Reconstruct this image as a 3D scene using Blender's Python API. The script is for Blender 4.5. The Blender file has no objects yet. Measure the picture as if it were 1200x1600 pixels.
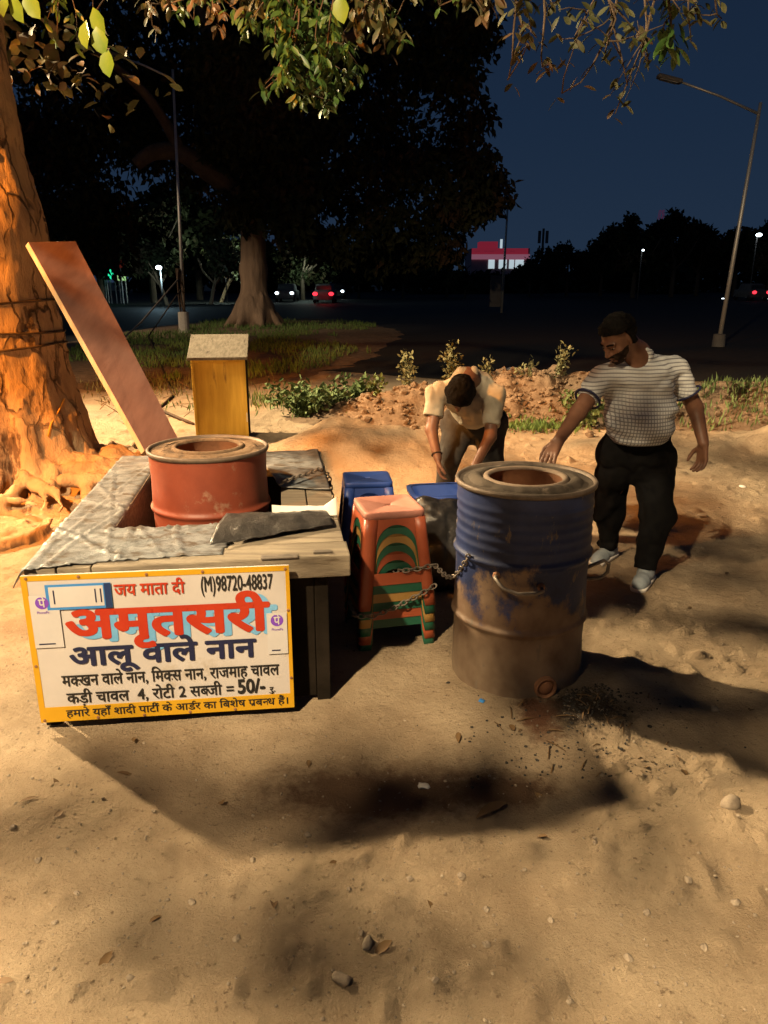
import bpy, bmesh, math, random
import numpy as np
from mathutils import Vector, Matrix
rnd = random.Random(7)
rng = np.random.default_rng(11)
SC = bpy.context.scene
COL = SC.collection
R = math.radians

# ------------------------------------------------------------------ camera, sky, lamps, exposure
CAM_H, PITCH, FPX = 1.65, R(17.0), 1180.0
cd = bpy.data.cameras.new("camera")
cd.sensor_fit = 'VERTICAL'; cd.sensor_height = 36.0; cd.lens = 36.0*FPX/1600.0
cd.clip_start = 0.05; cd.clip_end = 3000
cam = bpy.data.objects.new("camera", cd); COL.objects.link(cam)
cam.location = (0, 0, CAM_H); cam.rotation_euler = (R(90)-PITCH, 0, 0)
SC.camera = cam
SC.render.resolution_x = 768; SC.render.resolution_y = 1024
SC.view_settings.view_transform = 'Standard'; SC.view_settings.look = 'None'
SC.view_settings.exposure = 0.0; SC.view_settings.gamma = 1.0
SC.render.engine = 'CYCLES'
SC.cycles.use_denoising = True
SC.cycles.max_bounces = 6; SC.cycles.diffuse_bounces = 3; SC.cycles.transparent_max_bounces = 4
SC.cycles.sample_clamp_indirect = 4.0

world = bpy.data.worlds.new("World"); SC.world = world; world.use_nodes = True
wn = world.node_tree.nodes; wl = world.node_tree.links
# night sky: deep blue overhead, a little paler towards the town on the horizon
tcw = wn.new('ShaderNodeTexCoord'); sx = wn.new('ShaderNodeSeparateXYZ'); wl.new(tcw.outputs['Generated'], sx.inputs[0])
rw = wn.new('ShaderNodeValToRGB'); e = rw.color_ramp.elements
e[0].position = 0.0; e[0].color = (0.15,0.29,0.56,1); e[1].position = 0.6; e[1].color = (0.045,0.10,0.26,1)
k = e.new(0.18); k.color = (0.10,0.22,0.48,1)
wl.new(sx.outputs['Z'], rw.inputs[0]); wl.new(rw.outputs[0], wn['Background'].inputs[0])
wn['Background'].inputs[1].default_value = 0.10

def lamp(name, loc, target, power, color, cone=110, blend=0.5, size=0.12):
    l = bpy.data.lights.new(name, 'SPOT'); l.energy = power; l.color = color
    l.spot_size = R(cone); l.spot_blend = blend; l.shadow_soft_size = size
    o = bpy.data.objects.new(name, l); COL.objects.link(o); o.location = loc
    o.rotation_euler = (Vector(target)-Vector(loc)).to_track_quat('-Z', 'Y').to_euler()
    return o
def bulb(name, loc, power, color, size=0.2):
    l = bpy.data.lights.new(name, 'POINT'); l.energy = power; l.color = color; l.shadow_soft_size = size
    o = bpy.data.objects.new(name, l); COL.objects.link(o); o.location = loc
    return o
LAMP_A = (-5.6, 1.2, 6.2)      # orange street lamp, out of the picture to the left
LAMP_D = (-3.4, -3.2, 7.5)      # paler street lamp behind the camera
LAMP_C = (-9.8, 9.0, 7.0)       # pale lamp across the road to the left
lamp("orange_lamp_light", LAMP_A, (-2.9, 6.2, 1.7), 9500, (1.0, 0.34, 0.045), 66, 0.8)
lamp("front_lamp_light", LAMP_D, (0.2, 2.4, 0), 9800, (1.0, 0.75, 0.44), 100, 0.4, 0.15)
lamp("side_lamp_light", LAMP_C, (0.2, 4.0, 0), 24000, (1.0, 0.74, 0.42), 90, 0.7, 0.28)
lamp("road_lamp_light", (-13.5, 17.5, 8.0), (-5.2, 25.5, -0.8), 4200, (1.0, 0.76, 0.50), 36, 0.7)

# ------------------------------------------------------------------ helpers
_S, _C = math.sin(PITCH), math.cos(PITCH)
def G(px, py, z=0.0):
    v = (py-800)/FPX; d = (CAM_H-z)/(_S+v*_C)
    return Vector(((px-600)/FPX*d, d*(_C-v*_S), z))
def P(px, py, Y):
    v = (py-800)/FPX; d = Y/(_C-v*_S)
    return Vector(((px-600)/FPX*d, Y, CAM_H-d*(_S+v*_C)))

def _hash(ix, iy, iz, seed):
    h = (ix*374761393 + iy*668265263 + iz*2147483647 + seed*974634777) & 0xFFFFFFFF
    h = ((h ^ (h >> 13))*1274126177) & 0xFFFFFFFF
    return ((h ^ (h >> 16)) & 0xFFFF).astype(np.float32)/65535.0
def vnoise(x, y, z=None, seed=0):
    x = np.asarray(x, dtype=np.float64); y = np.asarray(y, dtype=np.float64)
    z = np.zeros_like(x) if z is None else np.asarray(z, dtype=np.float64)
    fx, fy, fz = np.floor(x), np.floor(y), np.floor(z)
    ix, iy, iz = fx.astype(np.int64), fy.astype(np.int64), fz.astype(np.int64)
    tx, ty, tz = x-fx, y-fy, z-fz
    tx = tx*tx*(3-2*tx); ty = ty*ty*(3-2*ty); tz = tz*tz*(3-2*tz)
    def H(a, b, c): return _hash(ix+a, iy+b, iz+c, seed)
    x00 = H(0,0,0)*(1-tx)+H(1,0,0)*tx; x10 = H(0,1,0)*(1-tx)+H(1,1,0)*tx
    x01 = H(0,0,1)*(1-tx)+H(1,0,1)*tx; x11 = H(0,1,1)*(1-tx)+H(1,1,1)*tx
    return ((x00*(1-ty)+x10*ty)*(1-tz)+(x01*(1-ty)+x11*ty)*tz)*2-1
def fbm(x, y, z=None, oct=4, seed=0):
    s = 0; a = 0.5
    for o in range(oct):
        s = s+a*vnoise(np.asarray(x)*2**o, np.asarray(y)*2**o, None if z is None else np.asarray(z)*2**o, seed+o*17)
        a *= 0.5
    return s

def thing(name, label, cat, loc=(0,0,0), group=None):
    o = bpy.data.objects.new(name, None); COL.objects.link(o)
    o.empty_display_size = 0.1; o.location = loc
    o['label'] = label; o['category'] = cat
    if group: o['group'] = group
    return o
def tag(o, label, cat, group=None):
    o['label'] = label; o['category'] = cat
    if group: o['group'] = group
    return o
def kind(o, k): o['kind'] = k; return o
def wloc(o):
    v = Vector((0,0,0))
    while o is not None:
        v = v+o.location; o = o.parent
    return v
def mesh_obj(name, verts, faces, mat, parent=None, smooth=False, loc=None, uv=None):
    org = wloc(parent) if parent is not None else Vector(loc if loc is not None else (0,0,0))
    v = np.asarray(verts, dtype=np.float64).reshape(-1, 3)-np.array(org)
    me = bpy.data.meshes.new(name)
    me.from_pydata(v.tolist(), [], faces if isinstance(faces, list) else faces.tolist())
    me.update()
    if smooth: me.polygons.foreach_set('use_smooth', [True]*len(me.polygons))
    o = bpy.data.objects.new(name, me); COL.objects.link(o)
    for m in (mat if isinstance(mat, (list, tuple)) else [mat]): me.materials.append(m)
    if parent is not None: o.parent = parent
    else: o.location = org
    return o
def bevel(o, w, seg=2):
    m = o.modifiers.new('bevel', 'BEVEL'); m.width = w; m.segments = seg; m.limit_method = 'ANGLE'
    return o

class MB:
    def __init__(s, M=None): s.v = []; s.f = []; s.M = M or Matrix()
    def add(s, vs, fs, M=None):
        M = s.M if M is None else s.M @ M
        n = len(s.v)
        s.v.extend([tuple(M @ Vector(q)) for q in vs]); s.f.extend([[i+n for i in q] for q in fs])
        return s
    def box(s, a, b, M=None):
        (x0,y0,z0), (x1,y1,z1) = a, b
        vs = [(x0,y0,z0),(x1,y0,z0),(x1,y1,z0),(x0,y1,z0),(x0,y0,z1),(x1,y0,z1),(x1,y1,z1),(x0,y1,z1)]
        return s.add(vs, [(3,2,1,0),(4,5,6,7),(0,1,5,4),(1,2,6,5),(2,3,7,6),(3,0,4,7)], M)
    def tube(s, pts, rad, seg=8, cap=True):
        pts = [Vector(p) for p in pts]; n = len(pts)
        rad = rad if isinstance(rad, (list, tuple)) else [rad]*n
        vs = []; fs = []; up = None
        for i, p in enumerate(pts):
            t = (pts[min(i+1,n-1)]-pts[max(i-1,0)])
            if t.length < 1e-9: t = Vector((0,0,1))
            t.normalize()
            if up is None:
                up = Vector((0,0,1)) if abs(t.z) < 0.9 else Vector((1,0,0))
            a = up-t*up.dot(t)
            if a.length < 1e-6: a = t.orthogonal()
            a.normalize(); b = t.cross(a); up = a
            for k in range(seg):
                w = 2*math.pi*k/seg
                vs.append(p+(a*math.cos(w)+b*math.sin(w))*rad[i])
        for i in range(n-1):
            for k in range(seg):
                k2 = (k+1) % seg
                fs.append((i*seg+k, i*seg+k2, (i+1)*seg+k2, (i+1)*seg+k))
        if cap:
            fs.append(tuple(range(seg))[::-1]); fs.append(tuple((n-1)*seg+k for k in range(seg)))
        return s.add(vs, fs)
    def lathe(s, prof, seg=64, M=None, closed=False):
        vs = []; fs = []; n = len(prof)
        for r, z in prof:
            for k in range(seg):
                w = 2*math.pi*k/seg
                vs.append((r*math.cos(w), r*math.sin(w), z))
        for i in range(n-1):
            for k in range(seg):
                k2 = (k+1) % seg
                fs.append((i*seg+k, i*seg+k2, (i+1)*seg+k2, (i+1)*seg+k))
        return s.add(vs, fs, M)
    def torus(s, R0, r, M, seg=16, ss=6, stretch=1.0):
        vs = []; fs = []
        for i in range(seg):
            a = 2*math.pi*i/seg
            for k in range(ss):
                b = 2*math.pi*k/ss
                vs.append(((R0+r*math.cos(b))*math.cos(a)*stretch, (R0+r*math.cos(b))*math.sin(a), r*math.sin(b)))
        for i in range(seg):
            for k in range(ss):
                fs.append((i*ss+k, ((i+1)%seg)*ss+k, ((i+1)%seg)*ss+(k+1)%ss, i*ss+(k+1)%ss))
        return s.add(vs, fs, M)
    def sphere(s, c, r, seg=12, rings=8, sc=(1,1,1)):
        prof = [(max(1e-4, r*math.sin(math.pi*i/rings)), -r*math.cos(math.pi*i/rings)) for i in range(rings+1)]
        return s.lathe(prof, seg, Matrix.Translation(c) @ Matrix.Diagonal((*sc, 1)))
    def build(s, name, mat, parent=None, smooth=False, loc=None):
        return mesh_obj(name, s.v, s.f, mat, parent, smooth, loc)

# ---- materials
def mat(name, c1, c2=None, scale=6.0, rough=0.85, bump=0.0, bscale=None, metal=0.0, c3=None, s3=2.0, t3=0.62, stretch=(1,1,1), detail=6, emit=None, spec=0.3, trans=0.0):
    m = bpy.data.materials.new(name); m.use_nodes = True
    N = m.node_tree.nodes; L = m.node_tree.links; B = N['Principled BSDF']
    B.inputs['Roughness'].default_value = rough; B.inputs['Metallic'].default_value = metal
    B.inputs['Specular IOR Level'].default_value = spec
    B.inputs['Base Color'].default_value = (*c1, 1)
    tc = N.new('ShaderNodeTexCoord'); mp = N.new('ShaderNodeMapping'); mp.inputs['Scale'].default_value = stretch
    L.new(tc.outputs['Object'], mp.inputs[0])
    out = None
    if c2:
        nz = N.new('ShaderNodeTexNoise'); nz.inputs['Scale'].default_value = scale; nz.inputs['Detail'].default_value = detail; nz.inputs['Roughness'].default_value = 0.65
        L.new(mp.outputs[0], nz.inputs['Vector'])
        rp = N.new('ShaderNodeValToRGB'); rp.color_ramp.elements[0].position = 0.35; rp.color_ramp.elements[1].position = 0.65
        rp.color_ramp.elements[0].color = (*c1, 1); rp.color_ramp.elements[1].color = (*c2, 1)
        L.new(nz.outputs['Fac'], rp.inputs[0]); out = rp.outputs[0]
        if c3:
            n3 = N.new('ShaderNodeTexNoise'); n3.inputs['Scale'].default_value = s3; n3.inputs['Detail'].default_value = 8; n3.inputs['Roughness'].default_value = 0.7
            L.new(mp.outputs[0], n3.inputs['Vector'])
            r3 = N.new('ShaderNodeValToRGB'); r3.color_ramp.elements[0].position = t3-0.04; r3.color_ramp.elements[1].position = t3+0.04
            L.new(n3.outputs['Fac'], r3.inputs[0])
            mx = N.new('ShaderNodeMix'); mx.data_type = 'RGBA'
            L.new(r3.outputs[0], mx.inputs[0]); L.new(out, mx.inputs[6]); mx.inputs[7].default_value = (*c3, 1)
            out = mx.outputs[2]
        L.new(out, B.inputs['Base Color'])
    if bump:
        nb = N.new('ShaderNodeTexNoise'); nb.inputs['Scale'].default_value = bscale or scale*3; nb.inputs['Detail'].default_value = 8; nb.inputs['Roughness'].default_value = 0.7
        L.new(mp.outputs[0], nb.inputs['Vector'])
        bp = N.new('ShaderNodeBump'); bp.inputs['Strength'].default_value = 1.0; bp.inputs['Distance'].default_value = bump
        L.new(nb.outputs['Fac'], bp.inputs['Height']); L.new(bp.outputs[0], B.inputs['Normal'])
    if emit:
        B.inputs['Emission Color'].default_value = (*emit[0], 1); B.inputs['Emission Strength'].default_value = emit[1]
    return m
M = {}
M['sand'] = mat('sandy_ground', (0.30,0.225,0.15), (0.40,0.31,0.215), 3.0, 0.95, 0.010, 55, c3=(0.25,0.175,0.115), s3=0.9, t3=0.6, spec=0.1)
def sand():
    m = bpy.data.materials.new('sandy_ground'); m.use_nodes = True; N = m.node_tree.nodes; L = m.node_tree.links; B = N['Principled BSDF']
    B.inputs['Roughness'].default_value = 0.95; B.inputs['Specular IOR Level'].default_value = 0.1
    tc = N.new('ShaderNodeTexCoord')
    def noise(sc, det=6, ro=0.65):
        n = N.new('ShaderNodeTexNoise'); n.inputs['Scale'].default_value = sc; n.inputs['Detail'].default_value = det; n.inputs['Roughness'].default_value = ro
        L.new(tc.outputs['Object'], n.inputs['Vector']); return n.outputs['Fac']
    def ramp(f, a, b, c0=(0,0,0), c1=(1,1,1)):
        r = N.new('ShaderNodeValToRGB'); r.color_ramp.elements[0].position = a; r.color_ramp.elements[1].position = b
        r.color_ramp.elements[0].color = (*c0, 1); r.color_ramp.elements[1].color = (*c1, 1); L.new(f, r.inputs[0]); return r.outputs[0]
    def mix(f, a, b):
        x = N.new('ShaderNodeMix'); x.data_type = 'RGBA'; L.new(f, x.inputs[0]); L.new(a, x.inputs[6])
        if isinstance(b, tuple): x.inputs[7].default_value = (*b, 1)
        else: L.new(b, x.inputs[7])
        return x.outputs[2]
    c = ramp(noise(2.2), 0.36, 0.64, (0.305,0.226,0.148), (0.43,0.335,0.228))
    c = mix(ramp(noise(0.9, 8, 0.7), 0.54, 0.68), c, (0.215,0.16,0.105))
    c = mix(ramp(noise(38, 4, 0.7), 0.60, 0.72), c, (0.17,0.12,0.08))
    c = mix(ramp(noise(95, 3, 0.7), 0.62, 0.72), c, (0.43,0.35,0.26))
    # soot and burnt earth spilled from the drum's air pipe; the hollow's shadow is painted too
    for (px, py, rx, ry, col) in STAINS_SHADE:
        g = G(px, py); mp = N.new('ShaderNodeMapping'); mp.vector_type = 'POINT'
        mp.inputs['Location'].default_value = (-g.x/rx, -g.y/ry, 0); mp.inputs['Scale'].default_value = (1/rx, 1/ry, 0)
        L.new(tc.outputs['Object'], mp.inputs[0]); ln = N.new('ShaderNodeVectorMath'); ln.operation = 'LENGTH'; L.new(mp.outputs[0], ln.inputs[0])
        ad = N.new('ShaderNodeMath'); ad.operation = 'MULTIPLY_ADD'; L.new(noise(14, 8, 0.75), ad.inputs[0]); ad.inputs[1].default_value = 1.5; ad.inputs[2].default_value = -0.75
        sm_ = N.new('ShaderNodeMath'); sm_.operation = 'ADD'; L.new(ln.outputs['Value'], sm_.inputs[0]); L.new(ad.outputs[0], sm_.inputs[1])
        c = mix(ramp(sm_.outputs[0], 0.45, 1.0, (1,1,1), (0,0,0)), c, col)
    L.new(c, B.inputs['Base Color'])
    h1 = noise(26, 8, 0.72); h2 = noise(150, 4, 0.7)
    b1 = N.new('ShaderNodeBump'); b1.inputs['Distance'].default_value = 0.028; L.new(h1, b1.inputs['Height'])
    b2 = N.new('ShaderNodeBump'); b2.inputs['Distance'].default_value = 0.006; L.new(h2, b2.inputs['Height']); L.new(b1.outputs[0], b2.inputs['Normal'])
    L.new(b2.outputs[0], B.inputs['Normal']); return m
STAINS_SHADE = [(905,1120,0.26,0.17,(0.045,0.034,0.026)),(838,1120,0.10,0.20,(0.15,0.075,0.045)),(600,1225,0.55,0.20,(0.15,0.095,0.06)),(790,1230,0.22,0.12,(0.13,0.08,0.05))]  # last two paint the stall's reddish brown shadow into the hollow
M['sand'] = sand()
M['dirt'] = mat('dug_earth', (0.12,0.083,0.054), (0.22,0.157,0.105), 9.0, 0.95, 0.02, 40, spec=0.1)
M['asphalt'] = mat('asphalt', (0.024,0.023,0.022), (0.040,0.038,0.035), 14, 0.75, 0.004, 120, spec=0.08)
M['bark'] = mat('pale_bark', (0.33,0.21,0.115), (0.48,0.32,0.18), 6.0, 0.9, 0.03, 16, c3=(0.13,0.075,0.04), s3=6.0, t3=0.60, stretch=(1,1,0.28), spec=0.15)
def crack(m, sc, zs, depth, col):      # dark vertical fissures over an existing bark
    N = m.node_tree.nodes; L = m.node_tree.links; B = N['Principled BSDF']; src = B.inputs['Base Color'].links[0].from_socket
    tc = N.new('ShaderNodeTexCoord'); n = N.new('ShaderNodeTexNoise'); n.inputs['Scale'].default_value = 5; n.inputs['Detail'].default_value = 5; L.new(tc.outputs['Object'], n.inputs['Vector'])
    ad = N.new('ShaderNodeVectorMath'); ad.operation = 'MULTIPLY_ADD'; L.new(n.outputs['Color'], ad.inputs[0]); ad.inputs[1].default_value = (0.16,0.16,0.30); L.new(tc.outputs['Object'], ad.inputs[2])
    mp = N.new('ShaderNodeMapping'); mp.inputs['Scale'].default_value = (1,1,zs); L.new(ad.outputs[0], mp.inputs[0])
    v = N.new('ShaderNodeTexVoronoi'); v.feature = 'DISTANCE_TO_EDGE'; v.inputs['Scale'].default_value = sc; L.new(mp.outputs[0], v.inputs['Vector'])
    r = N.new('ShaderNodeValToRGB'); r.color_ramp.elements[0].position = 0.01; r.color_ramp.elements[1].position = 0.07; L.new(v.outputs['Distance'], r.inputs[0])
    nm = N.new('ShaderNodeTexNoise'); nm.inputs['Scale'].default_value = 3; L.new(tc.outputs['Object'], nm.inputs['Vector'])
    rm = N.new('ShaderNodeValToRGB'); rm.color_ramp.elements[0].position = 0.46; rm.color_ramp.elements[1].position = 0.60; L.new(nm.outputs['Fac'], rm.inputs[0])
    mm = N.new('ShaderNodeMath'); mm.operation = 'MAXIMUM'; L.new(r.outputs[0], mm.inputs[0]); L.new(rm.outputs[0], mm.inputs[1])
    sp = N.new('ShaderNodeSeparateXYZ'); L.new(tc.outputs['Object'], sp.inputs[0]); zr = N.new('ShaderNodeMapRange'); zr.inputs[1].default_value = 0.35; zr.inputs[2].default_value = 0.75; zr.inputs[3].default_value = 1.0; zr.inputs[4].default_value = 0.0; L.new(sp.outputs['Z'], zr.inputs[0])
    m2 = N.new('ShaderNodeMath'); m2.operation = 'MAXIMUM'; L.new(mm.outputs[0], m2.inputs[0]); L.new(zr.outputs[0], m2.inputs[1]); mm = m2
    x = N.new('ShaderNodeMix'); x.data_type = 'RGBA'; L.new(mm.outputs[0], x.inputs[0]); x.inputs[6].default_value = (*col, 1); L.new(src, x.inputs[7]); L.new(x.outputs[2], B.inputs['Base Color'])
    b = N.new('ShaderNodeBump'); b.inputs['Distance'].default_value = depth; L.new(mm.outputs[0], b.inputs['Height'])
    old = B.inputs['Normal'].links[0].from_socket if B.inputs['Normal'].links else None
    if old: L.new(old, b.inputs['Normal'])
    L.new(b.outputs[0], B.inputs['Normal'])
crack(M['bark'], 7.0, 0.30, 0.02, (0.10,0.06,0.035))
M['bark2'] = mat('brown_bark', (0.16,0.11,0.075), (0.26,0.18,0.12), 3.0, 0.95, 0.06, 8, stretch=(1,1,0.15), spec=0.1)
M['darkbark'] = mat('dark_bark', (0.07,0.05,0.035), (0.11,0.08,0.055), 3.0, 0.95, 0.02, 20, spec=0.1)
M['leaf'] = mat('green_leaf', (0.028,0.034,0.010), (0.05,0.05,0.014), 2.4, 0.6, c3=(0.07,0.042,0.02), s3=1.5, t3=0.54, spec=0.3)
M['leafnear'] = mat('yellow_green_leaf', (0.020,0.052,0.010), (0.045,0.090,0.016), 3.0, 0.45, c3=(0.10,0.085,0.022), s3=2.5, t3=0.66, spec=0.4)
M['leafbright'] = mat('bright_leaf', (0.12,0.18,0.015), (0.24,0.24,0.02), 3.0, 0.4, spec=0.5)
M['leafdry'] = mat('brown_leaf', (0.10,0.06,0.03), (0.20,0.12,0.05), 2.0, 0.7)
M['leafdark'] = mat('dark_leaf', (0.018,0.022,0.009), (0.036,0.038,0.015), 0.6, 0.8, spec=0.1, c3=(0.055,0.034,0.018), s3=0.5, t3=0.55)
M['grass'] = mat('grass_blade', (0.05,0.10,0.025), (0.12,0.17,0.05), 1.5, 0.8, spec=0.2)
M['weed'] = mat('weed_leaf', (0.06,0.10,0.03), (0.14,0.19,0.07), 3.0, 0.7)
M['plant'] = mat('pale_plant', (0.09,0.10,0.045), (0.165,0.16,0.085), 3.0, 0.8)
M['galv'] = mat('galvanised_steel', (0.42,0.41,0.39), (0.50,0.49,0.46), 5, 0.5, metal=0.6)
M['concrete'] = mat('concrete', (0.32,0.29,0.25), (0.40,0.37,0.32), 9, 0.95, 0.006, 50)
M['wood_old'] = mat('weathered_wood', (0.15,0.122,0.09), (0.28,0.235,0.172), 4, 0.9, 0.004, 18, stretch=(0.6,9,9), c3=(0.12,0.09,0.06), s3=3, t3=0.64)
M['wood_grey'] = mat('grey_wood', (0.13,0.112,0.085), (0.23,0.20,0.155), 4, 0.9, 0.004, 18, stretch=(9,0.6,9), c3=(0.08,0.065,0.05), s3=3, t3=0.62)
M['wood_dark'] = mat('dark_wood', (0.010,0.008,0.006), (0.022,0.017,0.013), 4, 0.95, 0.003, 20, spec=0.03)
M['ply'] = mat('red_brown_plywood', (0.20,0.098,0.074), (0.28,0.145,0.11), 3, 0.6, 0.0008, 30, stretch=(7,1,0.8), c3=(0.18,0.08,0.06), s3=1.2, t3=0.66)
M['ply_edge'] = mat('plywood_edge', (0.36,0.235,0.11), (0.45,0.31,0.165), 30, 0.8, stretch=(1,1,0.2))
M['yellow_wood'] = mat('yellow_painted_wood', (0.52,0.29,0.03), (0.66,0.40,0.055), 3.0, 0.55, 0.001, 30, stretch=(5,5,0.6), c3=(0.32,0.16,0.03), s3=2.0, t3=0.66)
M['tarp'] = mat('grey_plastic_sheet', (0.085,0.09,0.092), (0.235,0.245,0.25), 13, 0.34, 0.004, 40, c3=(0.09,0.075,0.06), s3=9, t3=0.56, spec=0.45, stretch=(1,1.6,1))
M['tarp_dark'] = mat('black_plastic_sheet', (0.03,0.028,0.027), (0.065,0.058,0.052), 8, 0.3, 0.012, 12, spec=0.5)
M['red_steel'] = mat('red_oxide_steel', (0.165,0.036,0.019), (0.225,0.052,0.026), 4, 0.5, 0.0015, 25, c3=(0.27,0.15,0.10), s3=5, t3=0.62, spec=0.4)
M['rim'] = mat('rusty_rim', (0.085,0.066,0.05), (0.17,0.13,0.10), 12, 0.6, 0.002, 40, metal=0.3)
M['clay'] = mat('dried_clay', (0.11,0.075,0.048), (0.20,0.14,0.09), 7, 0.95, 0.008, 30, c3=(0.06,0.042,0.028), s3=5, t3=0.54, spec=0.1)
M['clay_dark'] = mat('sooty_clay', (0.040,0.033,0.027), (0.085,0.068,0.052), 7, 0.9, 0.005, 30, c3=(0.17,0.13,0.095), s3=4, t3=0.64, spec=0.15)
M['clay_red'] = mat('fired_clay', (0.20,0.088,0.042), (0.30,0.14,0.07), 5, 0.9, 0.004, 30)
M['clay_pink'] = mat('pale_fired_clay', (0.15,0.11,0.08), (0.23,0.17,0.125), 8, 0.9, 0.004, 30)
M['rust'] = mat('rusty_iron', (0.18,0.085,0.045), (0.30,0.15,0.08), 20, 0.85, 0.002, 60)
M['iron'] = mat('dull_iron', (0.16,0.14,0.12), (0.26,0.22,0.18), 20, 0.6, metal=0.5)
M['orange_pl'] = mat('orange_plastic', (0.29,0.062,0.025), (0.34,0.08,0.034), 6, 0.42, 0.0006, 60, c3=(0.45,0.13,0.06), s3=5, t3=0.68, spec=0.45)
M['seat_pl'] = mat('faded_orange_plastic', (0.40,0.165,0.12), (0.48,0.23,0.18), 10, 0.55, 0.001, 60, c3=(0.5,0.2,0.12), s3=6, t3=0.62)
M['green_pl'] = mat('green_plastic', (0.010,0.080,0.046), (0.016,0.105,0.062), 6, 0.42, spec=0.45)
M['yellow_pl'] = mat('yellow_plastic', (0.33,0.185,0.05), (0.38,0.22,0.065), 6, 0.42, spec=0.45)
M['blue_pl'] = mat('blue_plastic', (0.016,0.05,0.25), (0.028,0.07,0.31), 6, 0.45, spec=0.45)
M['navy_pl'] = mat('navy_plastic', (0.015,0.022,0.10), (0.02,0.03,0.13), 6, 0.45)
M['black_pl'] = mat('black_plastic', (0.012,0.012,0.013), (0.03,0.03,0.03), 8, 0.35, 0.003, 30, spec=0.5)
M['white'] = mat('sign_white', (0.46,0.43,0.42), (0.51,0.48,0.47), 3, 0.5, c3=(0.42,0.37,0.32), s3=3.5, t3=0.64)
M['yellow'] = mat('sign_yellow', (0.50,0.27,0.010), (0.55,0.31,0.016), 3, 0.5)
M['red'] = mat('sign_red', (0.36,0.026,0.010), (0.42,0.04,0.012), 5, 0.5)
M['blue'] = mat('sign_blue', (0.12,0.33,0.58), (0.17,0.40,0.66), 5, 0.5)
M['navy'] = mat('sign_navy', (0.012,0.016,0.05), (0.018,0.02,0.06), 5, 0.5)
M['black'] = mat('sign_black', (0.015,0.014,0.013), (0.02,0.02,0.02), 5, 0.5)
M['paper'] = mat('sticker_paper', (0.47,0.455,0.46), (0.52,0.505,0.51), 4, 0.45)
M['frameblue'] = mat('sticker_blue', (0.04,0.19,0.50), (0.05,0.22,0.55), 5, 0.4)
M['framenavy'] = mat('sticker_navy', (0.012,0.03,0.10), (0.015,0.035,0.12), 5, 0.4)
M['purple'] = mat('sticker_purple', (0.16,0.05,0.42), (0.18,0.06,0.46), 5, 0.45)
M['skin'] = mat('skin', (0.125,0.058,0.033), (0.18,0.085,0.05), 16, 0.5, 0.0006, 90, spec=0.4)
M['hair'] = mat('black_hair', (0.004,0.0035,0.003), (0.008,0.007,0.006), 40, 0.7, 0.006, 110, spec=0.08)
M['beard'] = mat('dark_beard', (0.012,0.008,0.006), (0.03,0.018,0.012), 60, 0.8, 0.004, 120, spec=0.08)
M['black_cloth'] = mat('black_cloth', (0.005,0.005,0.006), (0.008,0.008,0.008), 20, 0.9, 0.002, 40, spec=0.1)
M['grey_cloth'] = mat('grey_trousers', (0.035,0.032,0.03), (0.05,0.047,0.043), 20, 0.9, 0.003, 40, spec=0.1)
M['tshirt'] = mat('cream_cloth', (0.34,0.30,0.225), (0.42,0.375,0.29), 6, 0.9, 0.004, 25, spec=0.1)
M['shoe'] = mat('grey_shoe', (0.22,0.26,0.29), (0.30,0.34,0.38), 14, 0.7, 0.002, 60)
M['eye'] = mat('eye_white', (0.30,0.25,0.21)); M['pupil'] = mat('pupil', (0.01,0.008,0.006), rough=0.2)
M['rope'] = mat('dark_wire', (0.04,0.025,0.015), (0.07,0.045,0.03), 20, 0.9)
M['yrope'] = mat('yellow_cord', (0.55,0.26,0.03), (0.62,0.32,0.05), 20, 0.8)
M['stone'] = mat('pebble_stone', (0.20,0.16,0.12), (0.34,0.28,0.21), 20, 0.9, 0.003, 90)
M['char'] = mat('charcoal', (0.02,0.018,0.016), (0.05,0.045,0.04), 30, 0.85, 0.003, 80)
M['ash'] = mat('grey_ash', (0.10,0.08,0.06), (0.20,0.16,0.12), 20, 0.95)
M['litter'] = mat('white_litter', (0.65,0.62,0.56), (0.74,0.71,0.66), 10, 0.6)
M['darkwall'] = mat('dark_wall', (0.10,0.09,0.085), (0.14,0.13,0.12), 2, 0.9)
M['pinkwall'] = mat('pink_wall', (0.5,0.3,0.3), (0.55,0.34,0.34), 2, 0.9)
def glow(name, c, s): return mat(name, c, emit=(c, s))
M['g_white'] = glow('white_glow', (0.80,0.93,1.0), 6.0); M['g_green'] = glow('green_glow', (0.02,0.75,0.35), 1.2)
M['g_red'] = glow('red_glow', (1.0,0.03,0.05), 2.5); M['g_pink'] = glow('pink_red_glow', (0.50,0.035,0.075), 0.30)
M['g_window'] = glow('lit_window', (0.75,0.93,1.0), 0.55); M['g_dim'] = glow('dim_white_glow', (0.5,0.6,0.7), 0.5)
M['g_pale'] = glow('pink_band_glow', (0.70,0.25,0.36), 0.26)

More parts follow.
